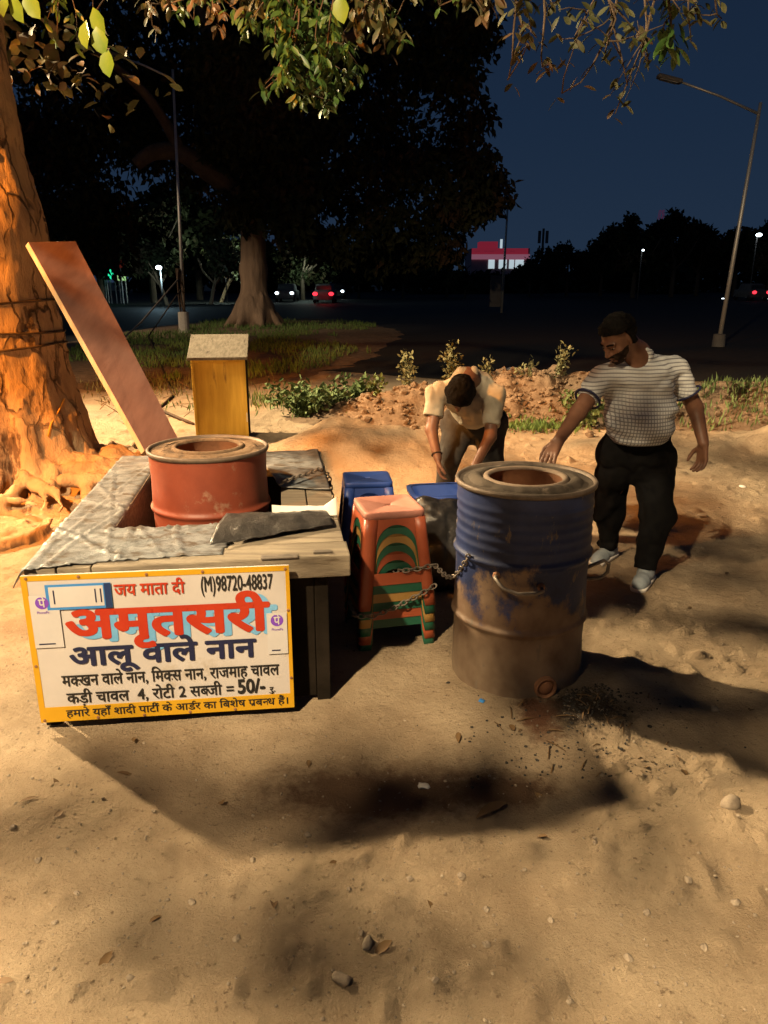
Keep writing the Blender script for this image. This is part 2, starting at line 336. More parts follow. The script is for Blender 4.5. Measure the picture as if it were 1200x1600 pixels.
# drum paint: blue worn down to rust towards the scorched base
def drum_blue():
    m = mat('worn_blue_steel', (0.008,0.014,0.050), (0.018,0.032,0.105), 5, 0.55, 0.0015, 30, spec=0.35)
    N = m.node_tree.nodes; L = m.node_tree.links; B = N['Principled BSDF']
    base = B.inputs['Base Color'].links[0].from_socket
    tc = N.new('ShaderNodeTexCoord'); sp = N.new('ShaderNodeSeparateXYZ'); L.new(tc.outputs['Object'], sp.inputs[0])
    n = N.new('ShaderNodeTexNoise'); n.inputs['Scale'].default_value = 4.5; n.inputs['Detail'].default_value = 9; n.inputs['Roughness'].default_value = 0.68
    mp = N.new('ShaderNodeMapping'); mp.inputs['Scale'].default_value = (1,1,0.8); L.new(tc.outputs['Object'], mp.inputs[0]); L.new(mp.outputs[0], n.inputs['Vector'])
    a = N.new('ShaderNodeMath'); a.operation = 'MULTIPLY_ADD'; L.new(n.outputs['Fac'], a.inputs[0]); a.inputs[1].default_value = -1.0; a.inputs[2].default_value = 0.10
    b = N.new('ShaderNodeMath'); b.operation = 'ADD'; L.new(sp.outputs['Z'], b.inputs[0]); L.new(a.outputs[0], b.inputs[1])
    r = N.new('ShaderNodeValToRGB'); r.color_ramp.elements[0].position = -0.0; r.color_ramp.elements[1].position = 0.085
    L.new(b.outputs[0], r.inputs[0])
    nr = N.new('ShaderNodeTexNoise'); nr.inputs['Scale'].default_value = 9; nr.inputs['Detail'].default_value = 8; L.new(mp.outputs[0], nr.inputs['Vector'])
    rr = N.new('ShaderNodeValToRGB'); rr.color_ramp.elements[0].position = 0.35; rr.color_ramp.elements[1].position = 0.68
    rr.color_ramp.elements[0].color = (0.085,0.046,0.028,1); rr.color_ramp.elements[1].color = (0.19,0.13,0.088,1)
    L.new(nr.outputs['Fac'], rr.inputs[0])
    mx = N.new('ShaderNodeMix'); mx.data_type = 'RGBA'
    L.new(r.outputs[0], mx.inputs[0]); L.new(rr.outputs[0], mx.inputs[6]); L.new(base, mx.inputs[7])
    # chipped paint, pale scuffs and grey-tan dust near the ground
    ns = N.new('ShaderNodeTexNoise'); ns.inputs['Scale'].default_value = 13; ns.inputs['Detail'].default_value = 10; ns.inputs['Roughness'].default_value = 0.75
    ms_ = N.new('ShaderNodeMapping'); ms_.inputs['Scale'].default_value = (1,1,0.35); L.new(tc.outputs['Object'], ms_.inputs[0]); L.new(ms_.outputs[0], ns.inputs['Vector'])
    rs_ = N.new('ShaderNodeValToRGB'); rs_.color_ramp.elements[0].position = 0.60; rs_.color_ramp.elements[1].position = 0.64; L.new(ns.outputs['Fac'], rs_.inputs[0])
    m2 = N.new('ShaderNodeMix'); m2.data_type = 'RGBA'; L.new(rs_.outputs[0], m2.inputs[0]); L.new(mx.outputs[2], m2.inputs[6]); m2.inputs[7].default_value = (0.11,0.085,0.065,1)
    dz = N.new('ShaderNodeMapRange'); dz.inputs[1].default_value = 0.02; dz.inputs[2].default_value = 0.34; dz.inputs[3].default_value = 0.75; dz.inputs[4].default_value = 0.0; L.new(sp.outputs['Z'], dz.inputs[0])
    dm = N.new('ShaderNodeMath'); dm.operation = 'MULTIPLY'; L.new(dz.outputs[0], dm.inputs[0]); L.new(nr.outputs['Fac'], dm.inputs[1])
    m3 = N.new('ShaderNodeMix'); m3.data_type = 'RGBA'; L.new(dm.outputs[0], m3.inputs[0]); L.new(m2.outputs[2], m3.inputs[6]); m3.inputs[7].default_value = (0.30,0.24,0.17,1)
    L.new(m3.outputs[2], B.inputs['Base Color'])
    return m
M['blue_steel'] = drum_blue()
def stripes():
    m = bpy.data.materials.new('striped_knit'); m.use_nodes = True
    N = m.node_tree.nodes; L = m.node_tree.links; B = N['Principled BSDF']; B.inputs['Roughness'].default_value = 0.9; B.inputs['Specular IOR Level'].default_value = 0.1
    tc = N.new('ShaderNodeTexCoord'); sp = N.new('ShaderNodeSeparateXYZ')
    nz = N.new('ShaderNodeTexNoise'); nz.inputs['Scale'].default_value = 5; nz.inputs['Detail'].default_value = 2
    L.new(tc.outputs['Object'], nz.inputs['Vector'])
    ad = N.new('ShaderNodeVectorMath'); ad.operation = 'MULTIPLY_ADD'; L.new(nz.outputs['Color'], ad.inputs[0]); ad.inputs[1].default_value = (0.02,0.02,0.02); L.new(tc.outputs['Object'], ad.inputs[2])
    L.new(ad.outputs[0], sp.inputs[0])
    def wave(sock, f, lo, hi):
        a = N.new('ShaderNodeMath'); a.operation = 'MULTIPLY'; L.new(sock, a.inputs[0]); a.inputs[1].default_value = f*2*math.pi
        b = N.new('ShaderNodeMath'); b.operation = 'SINE'; L.new(a.outputs[0], b.inputs[0])
        c = N.new('ShaderNodeMapRange'); c.inputs[1].default_value = lo; c.inputs[2].default_value = hi; L.new(b.outputs[0], c.inputs[0])
        return c.outputs[0]
    h = wave(sp.outputs['Z'], 52, 0.25, 0.95); v = wave(sp.outputs['X'], 60, 0.2, 1.0)
    vz = N.new('ShaderNodeMapRange'); vz.inputs[1].default_value = 0.95; vz.inputs[2].default_value = 1.12; vz.inputs[3].default_value = 1.0; vz.inputs[4].default_value = 0.08
    L.new(sp.outputs['Z'], vz.inputs[0])
    q = N.new('ShaderNodeMath'); q.operation = 'MULTIPLY'; L.new(v, q.inputs[0]); L.new(vz.outputs[0], q.inputs[1])
    mm = N.new('ShaderNodeMath'); mm.operation = 'MAXIMUM'; L.new(h, mm.inputs[0]); L.new(q.outputs[0], mm.inputs[1])
    mx = N.new('ShaderNodeMix'); mx.data_type = 'RGBA'; L.new(mm.outputs[0], mx.inputs[0])
    mx.inputs[6].default_value = (0.58,0.60,0.60,1); mx.inputs[7].default_value = (0.19,0.19,0.21,1)
    L.new(mx.outputs[2], B.inputs['Base Color'])
    return m
M['stripes'] = stripes()

# ---- signed-distance modelling: round cones and ellipsoids blended on a grid, skinned with surface nets
class SDF:
    def __init__(s, lo, hi, h):
        s.h = h; s.lo = np.array(lo, dtype=np.float64)
        s.n = np.ceil((np.array(hi)-s.lo)/h).astype(int)+1
        s.F = np.full(s.n, 0.5, dtype=np.float32)
    def _sub(s, a, b):
        i0 = np.clip(np.floor((np.array(a)-s.lo)/s.h).astype(int), 0, s.n); i1 = np.clip(np.ceil((np.array(b)-s.lo)/s.h).astype(int)+1, 0, s.n)
        sl = tuple(slice(int(p), int(q)) for p, q in zip(i0, i1))
        ax = [(s.lo[k]+np.arange(i0[k], i1[k])*s.h).astype(np.float32) for k in range(3)]
        return sl, np.meshgrid(*ax, indexing='ij', sparse=True)
    def _merge(s, sl, d, k, op):
        f = s.F[sl]
        if f.size == 0: return
        if op == 'cut': f = -f
        if k > 0:
            hh = np.clip(0.5+0.5*(d-f)/k, 0, 1); r = d*(1-hh)+f*hh-k*hh*(1-hh)
        else: r = np.minimum(d, f)
        s.F[sl] = -r if op == 'cut' else r
    def cone(s, a, b, ra, rb, k=0.02, op='add', flat=None):
        a = np.array(a, dtype=np.float32); b = np.array(b, dtype=np.float32); m = max(ra, rb)+k+3*s.h
        sl, (X, Y, Z) = s._sub(np.minimum(a, b)-m, np.maximum(a, b)+m)
        ba = b-a; bb = float(ba @ ba)+1e-9
        t = np.clip(((X-a[0])*ba[0]+(Y-a[1])*ba[1]+(Z-a[2])*ba[2])/bb, 0, 1)
        d = np.sqrt((X-a[0]-t*ba[0])**2+(Y-a[1]-t*ba[1])**2+(Z-a[2]-t*ba[2])**2)-(ra+t*(rb-ra))
        s._merge(sl, d, k, op); return s
    def path(s, pts, rs, k=0.02):
        for i in range(len(pts)-1): s.cone(pts[i], pts[i+1], rs[i], rs[i+1], k)
        return s
    def ell(s, c, r, Rm=None, k=0.02, op='add'):
        c = np.array(c, dtype=np.float32); m = max(r)+k+3*s.h
        sl, (X, Y, Z) = s._sub(c-m, c+m)
        X, Y, Z = X-c[0], Y-c[1], Z-c[2]
        if Rm is None: u, v, w = X, Y, Z
        else:
            q = np.array(Rm)
            u = X*q[0,0]+Y*q[1,0]+Z*q[2,0]; v = X*q[0,1]+Y*q[1,1]+Z*q[2,1]; w = X*q[0,2]+Y*q[1,2]+Z*q[2,2]
        k0 = np.sqrt((u/r[0])**2+(v/r[1])**2+(w/r[2])**2); k1 = np.sqrt((u/r[0]**2)**2+(v/r[1]**2)**2+(w/r[2]**2)**2)+1e-6
        s._merge(sl, k0*(k0-1)/k1, k, op); return s
    def grid(s):
        return np.meshgrid(*[s.lo[k]+np.arange(s.n[k])*s.h for k in range(3)], indexing='ij', sparse=True)
    def plane_cut(s, p, n):     # keeps the side the normal points away from
        X, Y, Z = s.grid(); n = np.array(n)/np.linalg.norm(n)
        s.F = np.maximum(s.F, ((X-p[0])*n[0]+(Y-p[1])*n[1]+(Z-p[2])*n[2]).astype(np.float32)); return s
    def near_noise(s, amp, freq, seed=0, band=0.06, oct=3, stretch=(1,1,1), ridged=False):
        idx = np.argwhere(np.abs(s.F) < band)
        p = s.lo+idx*s.h
        q = p*np.array(stretch)*freq
        nv = fbm(q[:,0], q[:,1], q[:,2], oct, seed)
        if ridged: nv = 0.5-np.abs(nv)*2
        s.F[idx[:,0], idx[:,1], idx[:,2]] += (amp*nv).astype(np.float32); return s
    def mesh(s):
        F = s.F; S = F < 0
        nx, ny, nz = F.shape
        cnt = np.zeros((nx-1, ny-1, nz-1), dtype=np.int8)
        for a in (0,1):
            for b in (0,1):
                for c in (0,1): cnt += S[a:nx-1+a, b:ny-1+b, c:nz-1+c]
        act = np.argwhere((cnt > 0) & (cnt < 8))
        idm = np.full(cnt.shape, -1, dtype=np.int32); idm[act[:,0], act[:,1], act[:,2]] = np.arange(len(act))
        cor = [(a,b,c) for a in (0,1) for b in (0,1) for c in (0,1)]
        val = np.stack([F[act[:,0]+a, act[:,1]+b, act[:,2]+c] for a,b,c in cor], 1)
        pos = np.zeros((len(act), 3)); num = np.zeros(len(act))
        for i, p in enumerate(cor):
            for j, q in enumerate(cor):
                if j > i and sum(abs(x-y) for x, y in zip(p, q)) == 1:
                    f0, f1 = val[:,i], val[:,j]; m = (f0 < 0) != (f1 < 0)
                    t = np.where(m, f0/(f0-f1+1e-12), 0)
                    pt = np.array(p)[None]+t[:,None]*(np.array(q)-np.array(p))[None]
                    pos += pt*m[:,None]; num += m
        V = s.lo+(act+pos/np.maximum(num, 1)[:,None])*s.h
        Q = []
        for ax in range(3):
            o1, o2 = (ax+1) % 3, (ax+2) % 3
            sl0 = [slice(None)]*3; sl1 = [slice(None)]*3; sl0[ax] = slice(0, F.shape[ax]-1); sl1[ax] = slice(1, None)
            a, b = S[tuple(sl0)], S[tuple(sl1)]
            e = np.argwhere(a != b)
            ok = (e[:,o1] > 0) & (e[:,o2] > 0) & (e[:,o1] < F.shape[o1]-1) & (e[:,o2] < F.shape[o2]-1)
            e = e[ok]; inside = a[e[:,0], e[:,1], e[:,2]]
            def cell(d1, d2):
                c = e.copy(); c[:,o1] += d1; c[:,o2] += d2
                return idm[c[:,0], c[:,1], c[:,2]]
            q = np.stack([cell(-1,-1), cell(0,-1), cell(0,0), cell(-1,0)], 1)
            q[~inside] = q[~inside][:, ::-1]
            Q.append(q)
        Q = np.concatenate(Q); Q = Q[(Q >= 0).all(1)]
        return V, Q
    def build(s, name, m, parent=None, loc=None):
        V, Q = s.mesh()
        return mesh_obj(name, V, Q, m, parent, True, loc)

# ---- leaves
def leaf_verts(c, d, n, ln, w, curl=0.15):
    """c,d,n: (N,3) base, direction, normal; returns verts, faces of folded, drooping leaves"""
    d = d/np.linalg.norm(d, axis=1, keepdims=True)
    sd = np.cross(d, n); sd /= np.linalg.norm(sd, axis=1, keepdims=True)+1e-9
    nn = np.cross(sd, d)
    ln = np.broadcast_to(np.asarray(ln, dtype=float), (len(c),))[:,None]; w = np.broadcast_to(np.asarray(w, dtype=float), (len(c),))[:,None]
    rows = [(0,0,0),(0.3,0.75,1),(0.6,1.0,1),(0.85,0.6,1),(1.0,0,0)]
    vs = []
    for t, ws, pr in rows:
        mid = c+d*ln*t-nn*ln*curl*t*t
        if pr:
            vs += [mid-sd*w*ws+nn*w*0.25, mid, mid+sd*w*ws+nn*w*0.25]
        else: vs += [mid]
    V = np.stack(vs, 1)       # base, 3,3,3, tip = 11
    F = [(0,2,1),(0,3,2),(1,2,5,4),(2,3,6,5),(4,5,8,7),(5,6,9,8),(7,8,10),(8,9,10)]
    k = V.shape[1]; faces = []
    for i in range(len(c)):
        faces += [tuple(a+i*k for a in f) for f in F]
    return V.reshape(-1, 3), faces
def card_verts(c, d, n, ln, w):
    d = d/np.linalg.norm(d, axis=1, keepdims=True); sd = np.cross(d, n); sd /= np.linalg.norm(sd, axis=1, keepdims=True)+1e-9
    ln = np.broadcast_to(np.asarray(ln, dtype=float), (len(c),))[:,None]; w = np.broadcast_to(np.asarray(w, dtype=float), (len(c),))[:,None]
    nn = np.cross(sd, d)
    V = np.stack([c, c+d*ln*0.45-sd*w+nn*w*0.3, c+d*ln-nn*w*0.3, c+d*ln*0.45+sd*w+nn*w*0.3], 1).reshape(-1, 3)
    i = np.arange(len(c))*4
    return V, np.stack([i, i+1, i+2, i+3], 1)
def unit(n): 
    v = rng.normal(size=(n, 3)); return v/np.linalg.norm(v, axis=1, keepdims=True)
def crown_cards(clumps, per, ln, w, droop=0.7):
    C = []; 
    for (c, r, k) in clumps:
        n = int(per*k)
        u = unit(n)*(rng.random((n, 1))**0.45)*np.array(r)
        C.append(np.array(c)+u)
    C = np.concatenate(C); n = len(C)
    d = unit(n); d[:,2] -= droop
    return card_verts(C, d, unit(n), ln*(0.7+0.6*rng.random(n)), w*(0.7+0.6*rng.random(n)))

# ------------------------------------------------------------------ ground, road, banks
def axis(a, b, step, lo, hi, g=1.25):
    mid = list(np.arange(a, b+1e-6, step)); l = []; r = []; s = step; x = a
    while x > lo: s *= g; x -= s; l.append(x)
    s = step; x = b
    while x < hi: s *= g; x += s; r.append(x)
    return np.array(l[::-1]+mid+r)
PRINTS = [(rnd.uniform(-1.6,2.2), rnd.uniform(1.3,2.6) if k < 12 else rnd.uniform(3.4,6), rnd.uniform(-1,1), rnd.uniform(.4,1)) for k in range(24)]
def ground_h(x, y):
    near = np.exp(-((np.abs(x)/8)**4+(np.abs(y-4)/9)**4))
    h = 0.05*fbm(x*0.6, y*0.6, None, 3, 3)+0.014*fbm(x*3, y*3, None, 3, 5)+0.014*fbm(x*9, y*9, None, 4, 9)
    lump = np.maximum(0, vnoise(x*17, y*17, None, 21)-0.50)*0.06+np.maximum(0, vnoise(x*9+4, y*9, None, 23)-0.6)*0.08
    for (a, b_, c, d_) in PRINTS: h = h-0.009*np.exp(-((((x-a)*math.cos(c)+(y-b_)*math.sin(c))/0.05)**4+((-(x-a)*math.sin(c)+(y-b_)*math.cos(c))/0.13)**4))*d_
    ash = np.exp(-(((x-0.86)/0.26)**2+((y-2.62)/0.17)**2)); h = h+ash*(0.035+0.05*np.abs(fbm(x*14, y*14, None, 3, 13)))
    # worn hollow in front of the stall, trodden dish
    h = h-0.06*np.exp(-(((x+0.15)/0.75)**2+((y-2.25)/0.32)**2))
    fade = np.clip(((x+0.75)**2/1.2**2+(y-3.6)**2/1.6**2)-0.6, 0.15, 1)
    return (h*0.8+lump*fade)*near
def gz(x, y): return float(ground_h(np.array([x]), np.array([y]))[0])
def sheet(name, xs, ys, hf, m, smooth=True):
    X, Y = np.meshgrid(xs, ys, indexing='ij'); Z = hf(X, Y)
    V = np.stack([X, Y, Z], 2).reshape(-1, 3); nx, ny = X.shape
    i, j = np.meshgrid(np.arange(nx-1), np.arange(ny-1), indexing='ij'); a = (i*ny+j).ravel()
    Fq = np.stack([a, a+ny, a+ny+1, a+1], 1)
    return mesh_obj(name, V, Fq, m, None, smooth)
kind(sheet('ground', axis(-3.6, 3.6, 0.03, -500, 500), axis(0.7, 8.5, 0.03, -60, 900), ground_h, M['sand']), 'structure')
road = MB()
def strip(left, right, z):
    n = len(left); vs = [(*p, z) for p in left]+[(*p, z) for p in right]
    return vs, [(i, i+1, n+i+1, n+i) for i in range(n-1)]
ll = [(-160,14.0),(-14,14.4),(-7.5,14.8),(-5.2,15.2),(-1.0,14.6),(1.0,13.4),(6,13.0),(160,13.6)]
rr = [(-160,140),(-14,140),(-7.5,140),(-5.2,140),(-1.0,140),(1.0,140),(6,140),(160,140)]
vs, fs = strip(ll, rr, 0.012); road.add(vs, [f[::-1] for f in fs])
kind(road.build('road', M['asphalt']), 'structure')
# verge with the street tree
def verge_h(x, y):
    e = ((x+4.2)/4.6)**2+((y-24)/11.5)**2
    e = e+0.25*fbm(x*0.4, y*0.4, None, 2, 31)
    return np.where(e < 1.25, 0.22*np.clip(1.1-e, -0.2, 0.7)+0.03*fbm(x*2, y*2, None, 3, 33), -0.2)
kind(sheet('grass_verge', np.arange(-10, 1.6, 0.15), np.arange(11.5, 37, 0.2), verge_h, M['dirt']), 'structure')
# bank of dug earth behind
def bank_h(x, y):
    cy = 9.7+0.25*np.sin(x*0.9)+np.where(x > 3.2, -(x-3.2)*0.25, 0)
    w = np.where(y < cy, 0.75, 0.95)
    amp = np.interp(x, [-1.6,-0.6,0.4,1.6,3.0,4.4,5.5,9], [0.0,0.18,0.40,0.52,0.50,0.42,0.46,0.3])
    prof = np.exp(-np.abs((y-cy)/w)**2.2)
    r = fbm(x*2.2, y*2.2, None, 5, 41); lump = np.abs(fbm(x*5, y*5, None, 4, 43))
    return amp*prof*(1+0.55*r)+prof*(0.16*lump*np.minimum(1, amp*3))-0.09
kind(sheet('earth_bank', np.arange(-2.0, 9, 0.035), np.arange(8.2, 12.2, 0.035), bank_h, M['dirt']), 'structure')
# heap of sand behind the counter
def heap_h(x, y):
    e = ((x+0.15)/1.35)**2+((y-7.0)/1.15)**2
    return 0.46*np.exp(-e*1.7)*(1+0.35*fbm(x*1.8, y*1.8, None, 4, 51))+0.02*fbm(x*9, y*9, None, 3, 53)-0.075
kind(sheet('sand_heap', np.arange(-2.4, 2.2, 0.035), np.arange(5.2, 9, 0.035), heap_h, M['sand']), 'structure')
def low_h(x, y):
    e = np.abs(y-(7.75-0.1*(x-2)))/0.55
    return np.exp(-e**2)*np.interp(x, [1.2,2.2,3.2,6,8], [0,0.10,0.24,0.26,0.1])*(1+0.6*fbm(x*2.5, y*2.5, None, 4, 57))-0.055
kind(sheet('dirt_ridge', np.arange(1.0, 8, 0.035), np.arange(6.6, 9.2, 0.035), low_h, M['sand']), 'structure')

# ------------------------------------------------------------------ near tree: trunk with roots, crown overhead
TB = Vector((-2.85, 5.95, 0))
near_tree = thing('old_tree', 'thick pale trunk lit orange with knotted roots spreading beside the stall', 'tree', TB)
s = SDF((-4.2, 4.1, -0.3), (-1.0, 7.0, 4.6), 0.02)
s.path([(-2.95,6.0,-0.2),(-2.93,5.95,0.40),(-2.92,5.95,1.2),(-2.95,5.97,2.0),(-3.03,6.0,2.75),(-3.05,6.05,4.6)], [0.66,0.49,0.42,0.385,0.35,0.40], 0.1)
s.cone((-2.78,5.85,3.12),(-3.0,6.0,3.0), 0.13, 0.25, 0.10)
for a in (-2.6,-2.0,-1.5,-1.0,-0.55,-0.1,0.4):      # buttresses
    ca, sa = math.cos(a), math.sin(a)
    s.path([(-2.93+0.30*ca, 5.95+0.30*sa, 1.15), (-2.93+0.42*ca, 5.95+0.42*sa, 0.6), (-2.93+0.56*ca, 5.95+0.56*sa, 0.22), (-2.93+0.80*ca, 5.95+0.80*sa, 0.06)], [0.10,0.11,0.10,0.07], 0.07)
rr_ = random.Random(5)
for k in range(44):                                  # tangle of surface roots
    a = rr_.uniform(-2.9, 0.5); r0 = rr_.uniform(0.5, 0.95); L_ = rr_.uniform(0.5, 1.15); w = rr_.uniform(-.5, .5); r_ = rr_.uniform(0.035, 0.085); pts = []
    for q in range(7):
        t = q/6; aa = a+w*t+0.22*math.sin(5*t+k); rad_ = r0+L_*t
        pts.append((-2.93+rad_*math.cos(aa), 5.95+rad_*math.sin(aa), max(0.0, 0.30*(1-t)*(1-0.5*(r0-0.5)))+0.035*math.sin(7*t+k)-0.03*t))
    s.path(pts, [r_*(1-0.55*q/6) for q in range(7)], 0.022)
s.ell((-2.75,5.45,-0.02), (0.95,0.85,0.15), None, 0.05)
s.near_noise(0.06, 2.2, 61, 0.2, 3, (1,1,0.4)); s.near_noise(0.020, 6.0, 63, 0.15, 4, (1,1,0.22), True); s.near_noise(0.016, 20, 65, 0.08, 3, (1,1,0.4), True)
trunk = s.build('trunk', M['bark'], near_tree)

hc_ = P(960, 520, 4.0)
def twig_mesh(mb, a, b, r0, r1, sag=0.1, n=6):
    a, b = Vector(a), Vector(b); pts = []
    off = Vector((rnd.uniform(-1,1), rnd.uniform(-1,1), rnd.uniform(-1,1)))*sag
    for i in range(n+1):
        t = i/n; pts.append(a.lerp(b, t)+off*math.sin(math.pi*t)+Vector((rnd.uniform(-1,1), rnd.uniform(-1,1), rnd.uniform(-1,1)))*sag*0.12)
    mb.tube(pts, [r0+(r1-r0)*i/n for i in range(n+1)], 5); return pts
bm_tw = MB()
def whorl(p, n, ln, w, droop=0.9, store=None):
    for k in range(n):
        a = 2*math.pi*k/n+rnd.uniform(-.5,.5)
        store.append((Vector(p)+Vector((rnd.uniform(-.04,.04), rnd.uniform(-.04,.04), rnd.uniform(-.04,.04))), Vector((math.cos(a), math.sin(a), -droop*rnd.uniform(.3,1.6))), ln*rnd.uniform(.65,1.15), w*rnd.uniform(.7,1.15)))
L_gr, L_nr, L_dk = [], [], []
# boughs reaching over the stall, above the picture
bough = twig_mesh(bm_tw, (-2.9,5.9,4.3), (-0.6,5.2,4.6), 0.10, 0.05, 0.3, 8)
bough2 = twig_mesh(bm_tw, bough[-1], (3.4,5.6,4.1), 0.05, 0.02, 0.3, 10)
# hanging sprays seen along the top of the frame
def spray(px, py, Y, top, n, spread, store, ln, w, wh=5):
    tip = P(px, py, Y)
    pts = twig_mesh(bm_tw, top, tip, 0.012, 0.004, 0.16, 7)
    for q in pts[2:]:
        whorl(q, wh, ln, w, 0.9, store)
    for k in range(n):
        b = tip+Vector((rnd.gauss(0,1)*spread, rnd.gauss(0,1)*spread, abs(rnd.gauss(0,1))*spread*1.1))
        src = pts[rnd.randrange(3, len(pts))]
        for q in twig_mesh(bm_tw, src, b, 0.005, 0.002, 0.05, 4)[2:]: whorl(q, wh, ln, w, 1.0, store)
for (px, py, Y) in [(480,150,5.6),(450,110,5.4),(515,130,5.8),(500,90,5.5),(470,60,5.6),(430,70,5.5)]:
    spray(px, py, Y, P(px-20, -160, Y), 6, 0.12, L_gr, 0.095, 0.018, 6)
spray(415, 140, 5.5, P(440,-60,5.5), 1, 0.04, L_gr, 0.10, 0.020, 4)
for i_, (px, py, Y) in enumerate([(150,20,6.2),(300,30,6.4),(240,40,6.6),(90,60,6.3),(340,40,6.3),(580,40,6.2),(620,30,6.4),(370,20,6.0),(270,10,6.1),(540,70,6.2),(600,80,6.3),(690,10,6.3)]):
    spray(px, py, Y, P(px-10, -200, Y), 3, 0.16, L_gr if i_ % 2 else L_dk, 0.095, 0.019, 3)
for (px, py, Y) in [(790,130,5.2),(840,60,5.0),(880,150,5.3),(960,175,5.4),(900,60,5.2),(1010,90,5.4),(1080,60,5.3),(1060,20,5.2),(1130,30,5.5),(850,110,5.2),(940,90,5.1),(985,130,5.3)]:
    spray(px, py, Y, P(px+rnd.uniform(-90,90), -140, Y), 2, 0.22, L_dk, 0.085, 0.017, 2)
spray(1050, 70, 4.7, P(1040,-120,4.7), 1, 0.05, L_gr, 0.12, 0.022, 4)
for (px, py) in [(395,20),(760,20),(560,60)]:
    spray(px, py, 6.0, P(px, -200, 6.0), 3, 0.14, L_dk, 0.12, 0.025, 4)
# three bright leaves hanging close by
for (px, py, dx) in [(135,45,-.2),(145,25,.3),(168,90,-.1),(530,5,.1),(150,55,.2),(20,5,.2),(8,-5,-.3),(38,2,.5)]:
    p = P(px, py-14, 3.4); L_nr.append((p, Vector((dx, -0.15, -1)), 0.10, 0.036))
# unseen leaf clumps added on the lamps' rays: they dapple the ground and shade the trunk's upper half
def gobo(target, src, t, rad, n, ln=0.17, w=0.05):
    c = Vector(src).lerp(Vector(target), t)
    for k in range(n):
        u = Vector((rnd.gauss(0,1), rnd.gauss(0,1), rnd.gauss(0,1)*0.6))*rad*0.55
        L_dk.append((c+u, Vector((rnd.gauss(0,1), rnd.gauss(0,1), -0.7)), ln*rnd.uniform(.7,1.2), w*rnd.uniform(.7,1.2)))
for z in (1.6, 2.1, 2.6, 3.1, 3.6):
    for x in (-3.4, -3.05, -2.7): gobo((x, 5.4, z), LAMP_D, 0.42, 0.19, 120)
def dapple(n, x0, x1, y0, y1, f, thr, seed, src=LAMP_D, t=0.5):
    """leaves of the overhead boughs, gathered in clusters with gaps between"""
    k = 0
    while k < n:
        x, y = rnd.uniform(x0, x1), rnd.uniform(y0, y1)
        if float(fbm(np.array([x*f]), np.array([y*f*1.15]), None, 2, seed)[0]) < thr: continue
        k += 1
        if (x < 0.05 and 2.35 < y < 6.2) or (x < 0.55 and 2.45 < y < 3.0): continue          # gap in the added leaves above the stall
        c = Vector(src).lerp(Vector((x, y, 0)), t+rnd.gauss(0, 0.02))
        L_dk.append((c, Vector((rnd.gauss(0,1), rnd.gauss(0,1), -0.3)), 0.14*rnd.uniform(.7,1.2), 0.042*rnd.uniform(.7,1.2)))
dapple(230, -2.6, 3.4, 1.0, 4.6, 2.1, 0.15, 205)
dapple(1700, -4.5, 7.0, 4.6, 11.0, 0.9, 0.02, 207)
for (px, py, r, n) in [(560,1500,0.075,22),(240,1440,0.07,18),(90,1350,0.06,12),(1000,1560,0.07,18),(850,1420,0.05,10),(400,1590,0.07,16),(1150,1400,0.06,12)]:
    gobo(G(px, py), LAMP_C, 0.52, r, n, 0.13, 0.04)
dapple(260, 1.2, 5.5, 3.4, 7.5, 1.2, 0.10, 211, LAMP_C, 0.5)
gobo((-0.15,6.75,0.3), LAMP_C, 0.5, 0.19, 90)
twig_mesh(bm_tw, (-2.95,5.9,3.6), (-4.9,5.1,3.4), 0.07, 0.02, 0.2, 8); twig_mesh(bm_tw, (-3.0,6.0,4.0), (-3.6,7.0,3.5), 0.06, 0.02, 0.2, 8); twig_mesh(bm_tw, (-2.9,5.9,4.2), (-1.5,-0.4,3.9), 0.09, 0.02, 0.3, 12)  # boughs added out of view to carry the leaves on the lamps' rays
gobo(hc_, LAMP_D, 0.5, 0.05, 22, 0.10, 0.03)
def veil(n, x0, x1, y0, y1):       # thin even cover of added leaves: half shade below
    for k in range(n):
        c = Vector(LAMP_D).lerp(Vector((rnd.uniform(x0, x1), rnd.uniform(y0, y1), 0)), 0.5+rnd.gauss(0, 0.02))
        L_dk.append((c, Vector((rnd.gauss(0,1), rnd.gauss(0,1), -0.3)), 0.14*rnd.uniform(.7,1.2), 0.042*rnd.uniform(.7,1.2)))
veil(85, -1.1, 1.0, 1.95, 2.42); veil(190, 0.95, 2.5, 2.1, 3.6); veil(60, -2.7, -1.6, 3.4, 5.2); veil(30, 1.2, 2.8, 3.9, 4.6)
for (px, py, r, n) in [(690,1235,0.08,12),(555,1490,0.07,14),(235,1430,0.07,14)]:
    gobo(G(px, py), LAMP_D, 0.5, r, n, 0.13, 0.04)
gobo((0.62,2.75,0.62), LAMP_D, 0.5, 0.13, 120, 0.13, 0.04)
def leaf_obj(name, store, m, parent, nrm=None):
    c = np.array([tuple(a[0]) for a in store]); d = np.array([tuple(a[1]) for a in store])
    V, Fq = leaf_verts(c, d, unit(len(c))+np.array([0,0,1.2]) if nrm is None else unit(len(c))*0.3+np.array(nrm), [a[2] for a in store], [a[3] for a in store], 0.2)
    return mesh_obj(name, V, Fq, m, parent, True)
tw = bm_tw.build('branch', M['darkbark'], near_tree, True)
cr = leaf_obj('crown', L_dk, M['leaf'], near_tree)  # includes the unseen leaves added to shade the ground and trunk
leaf_obj('leaf_spray', L_gr, M['leafnear'], near_tree); [leaf_obj('leaf', [q], M['leafbright'], near_tree, (-0.3,-1,0.2)) for q in L_nr]

